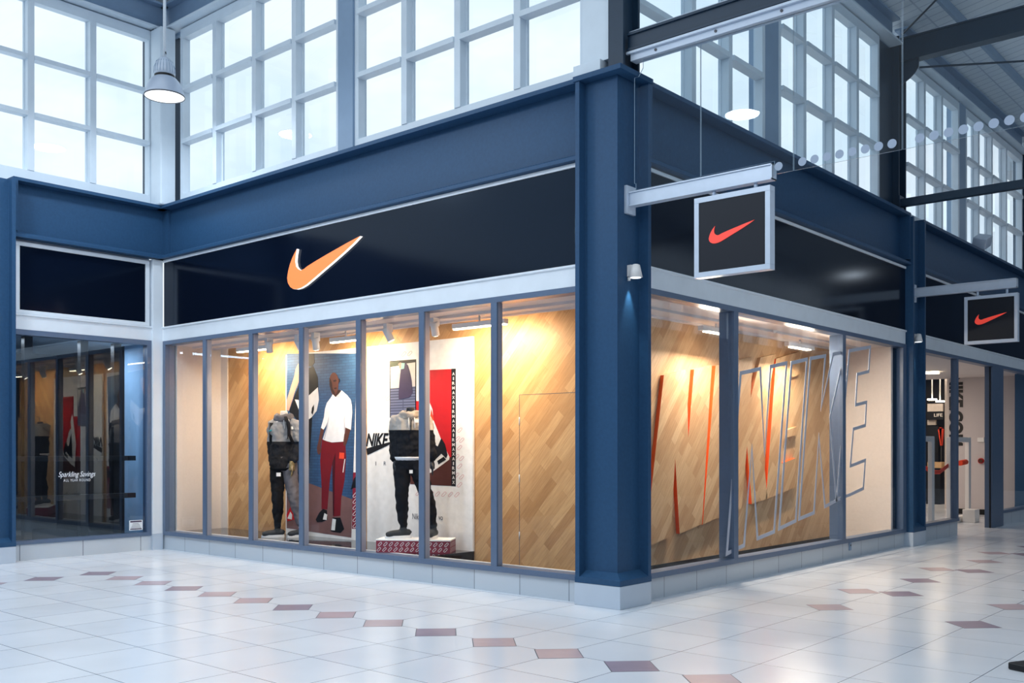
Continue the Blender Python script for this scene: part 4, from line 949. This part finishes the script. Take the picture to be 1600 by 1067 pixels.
# ------------------------------------------------------------------ little wall lamps on the columns
def wall_lamp(y, z, label):
    t = thing('wall_lamp', (-.07, y, z), label, 'wall lamp', 'downlights on the columns')
    q = MB(); q.lathe([(.001, .125), (.02, .124), (.04, .115), (.065, .0), (.06, -.002), (.001, -.002)], (-.02, y, z), 20); q.build('lamp_shade', 'warmwhite', t)
    q = MB(); q.tube([(-.02, y, z-.001), (-.02, y, z-.006)], .05, 16); q.build('lamp_lens', 'coolglow', t)
    MB().box(-.1, -.05, y-.03, y+.03, z+.01, z+.12).build('wall_bracket', 'warmwhite', t, bevel=.004)
    q = MB(); q.lathe([(.001, -.03), (.014, -.03), (.014, 0), (.001, 0)], (-.075, y-.03, z), 12); q.build('sensor_knob', 'warmwhite', t)
    spot('wall_lamp_light', (-.05, y, z-.02), (-.12, y, z-1.0), 14, (.75, .97, .95), 45, .8, .01)
wall_lamp(.285, 3.10, 'small white downlight on the corner column below the sign arm')
wall_lamp(7.98, 3.11, 'small white downlight on the slim column further right')

# ------------------------------------------------------------------ pendant lamp
def pendant(PL, label, power):
    PL = Vector(PL)
    t = thing('pendant_lamp', tuple(PL), label, 'pendant lamp', 'pendant lamps in the mall')
    q = MB(); q.lathe([(.252, 0), (.256, .012), (.245, .05), (.225, .12), (.19, .19), (.15, .235), (.125, .25)], PL, 40); q.build('lamp_shade', 'lampshade' if 'lampshade' in M else 'silver', t)
    q = MB(); q.lathe([(.25, -.004), (.258, -.004), (.258, .01), (.25, .01), (.25, -.004)], PL, 40); q.build('rim', 'grey_print', t)
    q = MB(); q.lathe([(.001, .035), (.15, .03), (.249, .004)], PL, 40); q.build('diffuser', 'coolglow', t)
    q = MB(); q.lathe([(.128, .245), (.13, .255), (.13, .275), (.12, .28)], PL, 32); q.build('collar', 'black', t)
    q = MB(); q.lathe([(.12, .275), (.135, .30), (.132, .36), (.115, .43), (.08, .485), (.03, .52), (.001, .525)], PL, 32)
    q.build('gear_housing', 'silver', t)
    q = MB()
    for k in range(20):
        a = 2*PI*k/20; c, s_ = math.cos(a), math.sin(a)
        q.tube([PL+Vector((c*.136, s_*.136, .30)), PL+Vector((c*.130, s_*.130, .38)), PL+Vector((c*.10, s_*.10, .46))], .004, 4, smooth=False)
    q.build('cooling_rib', 'pier', t)
    q = MB(); q.tube([PL+Vector((0, 0, .52)), PL+Vector((0, 0, 2.15))], .02, 10); q.build('stem', 'white', t)
    q = MB(); q.tube([PL+Vector((0, .0, .56)), PL+Vector((.03, 0, .58)), PL+Vector((.035, 0, .55))], .006, 6); q.build('hook', 'black', t)
    l = bpy.data.lights.new('pendant_light', 'AREA'); l.shape = 'DISK'; l.size = .48; l.energy = power*.36; l.color = (.80, .90, 1)
    lo = bpy.data.objects.new('pendant_light', l); COL.objects.link(lo); lo.location = PL+Vector((0, 0, -.006))
pendant((-6.75, -.70, 6.10), 'silver bell-shaped pendant lamp hanging before the high corner windows', 60)
for x, y, pw, l in ((-4.4, -3.4, 180, 'unseen pendant lamp added to light the square before the logo sign'), (-6.75, -4.0, 220, 'unseen pendant lamp added to light the left part of the square'), (-1.5, -4.66, 250, 'pendant lamp over the middle of the square'),
                    (4.6, -3.0, 70, 'unseen pendant lamp added for light above the photographer'), (4.6, 3.9, 70, 'pendant lamp in the arcade near the corner'), (5.3, 19.0, 18, 'pendant lamp further along the arcade'), (1.0, -11.5, 220, 'unseen pendant lamp added for light behind the photographer')):
    pendant((x, y, 6.2), l, pw)  # lamps labelled unseen are added to brighten floor and walls

# ------------------------------------------------------------------ sockets, floor pad, camera on the beam
def socket(y, z, label):
    t = thing('floor_socket', (-.13, y, z), label, 'socket', 'grey sockets on the skirting')
    MB().box(-.134, -.118, y-.035, y+.035, z, z+.15).build('socket_plate', 'pier', t, bevel=.004)
    q = MB(); q.tube([(-.119, y, z+.07), (-.114, y, z+.07)], .012, 10); q.build('keyhole', 'black', t)
socket(.60, .04, 'grey socket plate on the skirting right beside the corner column')
socket(5.62, .10, 'grey socket plate on the skirting under the far mullion')
p0 = Vector((3.35, -.30, 0)); q = MB(); q.prism([(3.36, -.28), (4.2, -.6), (4.5, .1), (3.75, .55)], 'z', .0, .05)
tag(q.build('bench_base', 'black', bevel=.01), 'corner of a black bench base on the floor at the right edge', 'bench')
t = thing('loudspeaker', (-.12, 11.6, 5.03), 'small pale wedge loudspeaker on top of the far beam', 'loudspeaker')
R4 = Matrix.Rotation(math.radians(20), 3, 'X') @ Matrix.Rotation(math.radians(15), 3, 'Y')
q = MB(); q.obox((-.12, 11.6, 5.22), .12, .2, .10, R4); q.build('speaker_case', 'silver', t, bevel=.01)
q = MB(); q.tube([(-.12, 11.6, 5.03), (-.12, 11.6, 5.15)], .02, 8); q.build('bracket', 'silver', t)

# ------------------------------------------------------------------ left shop interior
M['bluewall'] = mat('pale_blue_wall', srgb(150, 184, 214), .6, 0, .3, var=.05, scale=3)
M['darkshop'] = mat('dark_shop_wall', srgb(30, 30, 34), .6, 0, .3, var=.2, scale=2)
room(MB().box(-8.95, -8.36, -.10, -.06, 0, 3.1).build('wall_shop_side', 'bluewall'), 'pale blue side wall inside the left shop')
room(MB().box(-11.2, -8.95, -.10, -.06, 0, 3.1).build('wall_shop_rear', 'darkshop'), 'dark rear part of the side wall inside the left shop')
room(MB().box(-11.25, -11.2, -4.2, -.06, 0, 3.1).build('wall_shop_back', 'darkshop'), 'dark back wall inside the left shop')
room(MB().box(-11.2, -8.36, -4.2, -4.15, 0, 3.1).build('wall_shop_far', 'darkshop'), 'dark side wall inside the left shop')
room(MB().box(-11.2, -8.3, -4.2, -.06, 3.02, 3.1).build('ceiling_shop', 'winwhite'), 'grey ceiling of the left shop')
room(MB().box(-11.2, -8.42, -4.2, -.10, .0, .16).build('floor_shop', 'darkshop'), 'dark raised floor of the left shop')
area('left_shop_fill', (-8.9, -1.2, 2.98), (0, 0, 0), .3, 1.6, 26, (.85, .93, 1))  # added fill light brightening the left shop, not a real fitting
for k, (x, y, l) in enumerate(((-8.55, -.44, 'black display upright next to the pale blue wall'), (-8.55, -.93, 'black display upright in the middle of the left shop window'), (-8.55, -1.7, 'black display upright at the left of the shop window'))):
    tag(MB().box(x-.05, x+.05, y-.055, y+.055, .16, 3.0).build('display_upright', 'black'), l, 'display upright')
for z, l in ((1.34, 'upper black shelf in the left shop window'), (.80, 'lower black shelf in the left shop window')):
    tag(MB().box(-8.495, -8.40, -2.3, -.215, z-.035, z+.035).build('shelf', 'black', bevel=.002), l, 'shelf')
tag(MB().box(-11.2, -11.1, -3.0, -1.4, 1.0, 2.2).build('wall_panel', 'grey_print'), 'dim grey panel on the back wall of the left shop', 'panel')

# ------------------------------------------------------------------ shop beyond the entrance
YS = 20.8
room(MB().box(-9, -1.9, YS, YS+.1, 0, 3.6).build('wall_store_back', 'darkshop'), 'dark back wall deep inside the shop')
room(MB().box(-2.02, -.45, 15.9, 16.0, 0, 3.4).build('wall_store_entry', 'greywall'), 'speckled grey wall with black lettering inside the entrance')
room(MB().box(-2.02, -.46, 15.885, 15.9, 0, .12).build('baseboard_entry', 'black'), 'black skirting of the speckled grey wall')
room(MB().box(-2.06, -2.02, 15.9, YS, 0, 3.4).build('wall_store_right', 'beige'), 'plain wall deep inside the shop')
room(MB().box(-9, -.3, 7.43, 16.0, 3.055, 3.12).build('ceiling_store', 'ceil'), 'plaster ceiling inside the shop entrance')
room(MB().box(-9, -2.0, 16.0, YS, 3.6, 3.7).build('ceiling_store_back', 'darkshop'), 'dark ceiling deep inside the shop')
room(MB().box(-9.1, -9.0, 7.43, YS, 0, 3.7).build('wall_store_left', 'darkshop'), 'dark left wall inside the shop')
room(MB().box(-9.0, -1.2, 7.43, 7.5, 0, 3.1).build('wall_store_front', 'beige'), 'wall between the display and the shop')
q = MB(); a0 = at_y(1495, 680, 15.88); z0_ = at_y(1500, 688, 15.88)[1]; z1_ = at_y(1500, 584, 15.88)[1]; x1_ = at_y(1504.5, 640, 15.88)[0]
# word runs down the wall: its baseline is vertical, tops towards the entrance
put_text(q, 'NIKE.COM', (x1_-.30, 15.899, z1_), (0, 0, -(z1_-z0_)*1.08), (.30, 0, 0), (0, -.008, 0), bold=.045)
tag(q.build('wall_lettering', 'black'), 'black vertical lettering on the speckled grey wall', 'lettering')
def box_px(name, mt, Y, a, b, c, d, dep, label, cat, z=None):
    x0, zt = at_y(a, c, Y); x1 = at_y(b, c, Y)[0]; zb = at_y(a, d, Y)[1]
    return tag(MB().box(x0, x1, Y, Y+dep, max(zb, 0), zt).build(name, mt), label, cat)
box_px('sign_band', 'black', 20.3, 1449, 1474, 644, 656, .1, 'black shop sign band with white letters deep inside the shop', 'sign')
a0 = at_y(1459.5, 651, 20.29); a1 = at_y(1472.5, 645.8, 20.29); q = MB()
put_text(q, 'LIFE', (a0[0], 20.297, a0[1]), (a1[0]-a0[0], 0, 0), (0, 0, a1[1]-a0[1]), (0, -.01, 0)); tag(q.build('sign_lettering', 'paper'), 'white letters LIFE on the black band', 'lettering')
box_px('wall_panel', 'wall_print', 20.4, 1449, 1473, 631, 643, .08, 'tan panel above the black shop sign band', 'panel')
box_px('wall_panel', 'wall_print', 20.4, 1449, 1462, 656, 664, .08, 'tan panel under the black shop sign band', 'panel')
tag(MB().box(at_y(1449, 700, 19.5)[0], at_y(1471, 700, 19.5)[0], 19.4, 19.8, 0, at_y(1460, 731.2, 19.3)[1]).build('low_cabinet', 'black'), 'black base cabinet below the pale wooden table', 'cabinet')
gx0, gz1 = at_y(1466.5, 668, 19.9); gx1, gz0 = at_y(1474, 696, 19.9)
g_ = thing('display_torso', ((gx0+gx1)/2, 19.9, 0), 'orange garment on a slim stand deep inside the shop', 'garment')
q = MB(); q.prism([(gx0, gz1-.05), (gx0+.1, gz1), (gx1-.1, gz1), (gx1, gz1-.05), (gx1-.04, gz0), (gx0+.06, gz0)], 'y', 19.85, 19.98); q.build('garment', 'orange_print', g_)
q = MB(); q.tube([((gx0+gx1)/2, 19.92, 0), ((gx0+gx1)/2, 19.92, gz0)], .02, 8); q.build('stand', 'black', g_)
box_px('display_bust', 'black', 20.1, 1449, 1466, 666, 800, .2, 'black round-topped display deep inside the shop', 'display')
box_px('display_table', 'woodB', 19.3, 1449, 1471, 722, 731, .6, 'pale wooden table deep inside the shop', 'table')
box_px('display_post', 'beige', 17.5, 1476, 1480, 580, 800, .12, 'slim pale post seen through the entrance pane', 'post')
for (a, b, c, d, Y, l) in ((1446, 1464, 580, 584, 13.5, 'bright warm ceiling lamp just inside the entrance pane'), (1449, 1461, 623, 625.5, 19, 'upper strip lamp deep inside the shop'), (1462, 1473, 626, 628, 19, 'lower strip lamp deep inside the shop')):
    x0, zt = at_y(a, c, Y); x1 = at_y(b, c, Y)[0]; zb = at_y(a, d, Y)[1]
    o = thing('strip_lamp', ((x0+x1)/2, Y, zb), l, 'ceiling light')
    MB().box(x0, x1, Y, Y+.15, zb, zt).build('diffuser', 'lampglow', o)
    if Y > 16:
        q = MB(); q.tube([((x0+x1)/2, Y+.07, zt), ((x0+x1)/2, Y+.07, 3.6)], .015, 8); q.build('stem', 'warmwhite', o)
area('store_lamp', (-3.2, 12.5, 3.0), (0, 0, 0), 2.5, 4, 95, (1, .84, .7))
area('store_lamp', (-3.5, 18.5, 3.3), (0, 0, 0), 2, 3, 60, (1, .8, .6))
def gate(x, y0, y1, h, label):
    t = thing('security_gate', (x, (y0+y1)/2, 0), label, 'security gate', 'security gates at the entrance')
    m = MB(); m.box(x-.04, x+.04, y0, y0+.14, 0, h); m.box(x-.04, x+.04, y1-.14, y1, 0, h); m.box(x-.04, x+.04, y0+.14, y1-.14, h-.1, h)
    m.build('gate_frame', 'warmwhite', t, bevel=.01)
    m = MB(); m.box(x-.06, x+.06, y0, y1, 0, .12); m.build('gate_base', 'warmwhite', t, bevel=.01)
gate(-1.05, 12.72, 14.05, 1.70, 'pale security gate standing just inside the entrance')
gate(-.92, 10.0, 11.40, 1.70, 'pale security gate behind the narrow glass pane')
tag(MB().box(-.96, -.72, 13.3, 13.6, 0, .26).build('counter_box', 'warmwhite', bevel=.01), 'small white box on the floor inside the entrance', 'box')
q = MB(); P_ = [Vector((-1.05, 11.4, 1.12)), Vector((-1.05, 11.75, 1.03)), Vector((-1.05, 12.2, 1.02)), Vector((-1.05, 12.72, 1.14))]
q.tube(P_, [(.008, .04)]*4, 8); tag(q.build('barrier_strap', 'orange_print'), 'red strap slung between the two security gates', 'strap')
q = MB(); q.tube([(-1.02, 13.35, 1.18), (-1.02, 13.72, 1.2)], .055, 12); tag(q.build('strap_reel', 'orange_print'), 'orange strap reel on the nearer side of the inner security gate', 'reel')
t = thing('fire_alarm', (-1.43, 15.88, 1.1), 'small red fire alarm sounder on the speckled wall', 'alarm')
c = at_y(1533, 720, 15.88); q = MB(); q.tube([(c[0], 15.9, c[1]), (c[0], 15.84, c[1])], .06, 16); q.build('sounder_base', 'red_print', t); q = MB(); q.tube([(c[0], 15.84, c[1]), (c[0], 15.81, c[1])], .045, 16); q.build('sounder_lens', 'brown_print', t)
c = at_y(1532.5, 687, 15.88); tag(MB().box(c[0]-.07, c[0]+.07, 15.87, 15.9, c[1]-.05, c[1]+.05).build('switch_box', 'warmwhite', bevel=.004), 'small white switch box above the red alarm', 'switch')

# ------------------------------------------------------------------ the rest of the mall around the camera
def far_front(name, b, label, axis):
    m = MB(); x0, x1, y0, y1 = b
    m.box(x0, x1, y0, y1, 0, 5.05, 0)
    o = m.build(name, 'far'); struct(o, label)
far_front('wall_opposite', (10.5, 10.8, -15.3, 30), 'dark shopfronts on the opposite side of the arcade', 'y')
far_front('wall_back', (-9, 10.8, -15.3, -15.0), 'dark shopfronts closing the square behind the viewer', 'x')
far_front('wall_west', (-8.75, -8.45, -15.3, -4.2), 'dark shopfronts continuing along the left side', 'y')
struct(MB().box(-8.7, -8.25, -4.2, -2.57, 0, 5.05).build('wall_west_pier', 'far'), 'shopfront beyond the left column')
for i, (b, l) in enumerate((((10.5, 10.7, -15.3, 30), 'high window mullions across the arcade'), ((-9, 10.8, -15.2, -15.0), 'high window mullions behind the viewer'))):
    m = MB(); x0, x1, y0, y1 = b
    if i == 0:
        for k in range(40): m.box(x0, x1, y0+1.15*k, y0+1.15*k+(.35 if k % 5 == 0 else .1), 5.05, 7.6)
        for z in (5.9, 6.7, 7.5): m.box(x0, x1, y0, y1, z, z+.08)
        m.box(x0, x1, y0, y1, 7.6, 8.3)
    else:
        for k in range(18): m.box(x0+1.15*k, x0+1.15*k+(.35 if k % 5 == 0 else .1), y0, y1, 5.05, 7.6)
        for z in (5.9, 6.7, 7.5): m.box(x0, x1, y0, y1, z, z+.08)
        m.box(x0, x1, y0, y1, 7.6, 8.3)
    struct(m.build('window_far', 'farwhite'), l)
struct(MB().box(-.9, -.16, 15.98, 29.5, 0, 5.03).build('wall_beyond', 'far'), 'shopfronts continuing beyond the furthest column')
m = MB(); m.box(-.9, -.4, 15.6, 29.5, 5.03, 5.2); m.box(-.9, -.4, 15.6, 29.5, 7.45, 8.0)
for k in range(15): m.box(-.52, -.4, 15.7+.95*k, 15.8+.95*k, 5.2, 7.45)
struct(m.build('window_13', 'winwhite'), 'high windows continuing beyond the distant steel post')
struct(MB().box(-.6, 10.8, 29.5, 30, 0, 9).build('wall_arcade_end', 'far'), 'distant end wall of the arcade')
m = MB()
m.add([(5.2, .6, 9.1), (5.2, 30, 9.1), (10.8, 30, 8.1), (10.8, .6, 8.1), (5.2, .6, 9.18), (5.2, 30, 9.18), (10.8, 30, 8.18), (10.8, .6, 8.18)],
      [(0, 1, 2, 3), (7, 6, 5, 4), (0, 4, 5, 1), (1, 5, 6, 2), (2, 6, 7, 3), (3, 7, 4, 0)])
struct(m.build('ceiling_far', 'deck'), 'far slope of the arcade roof deck')
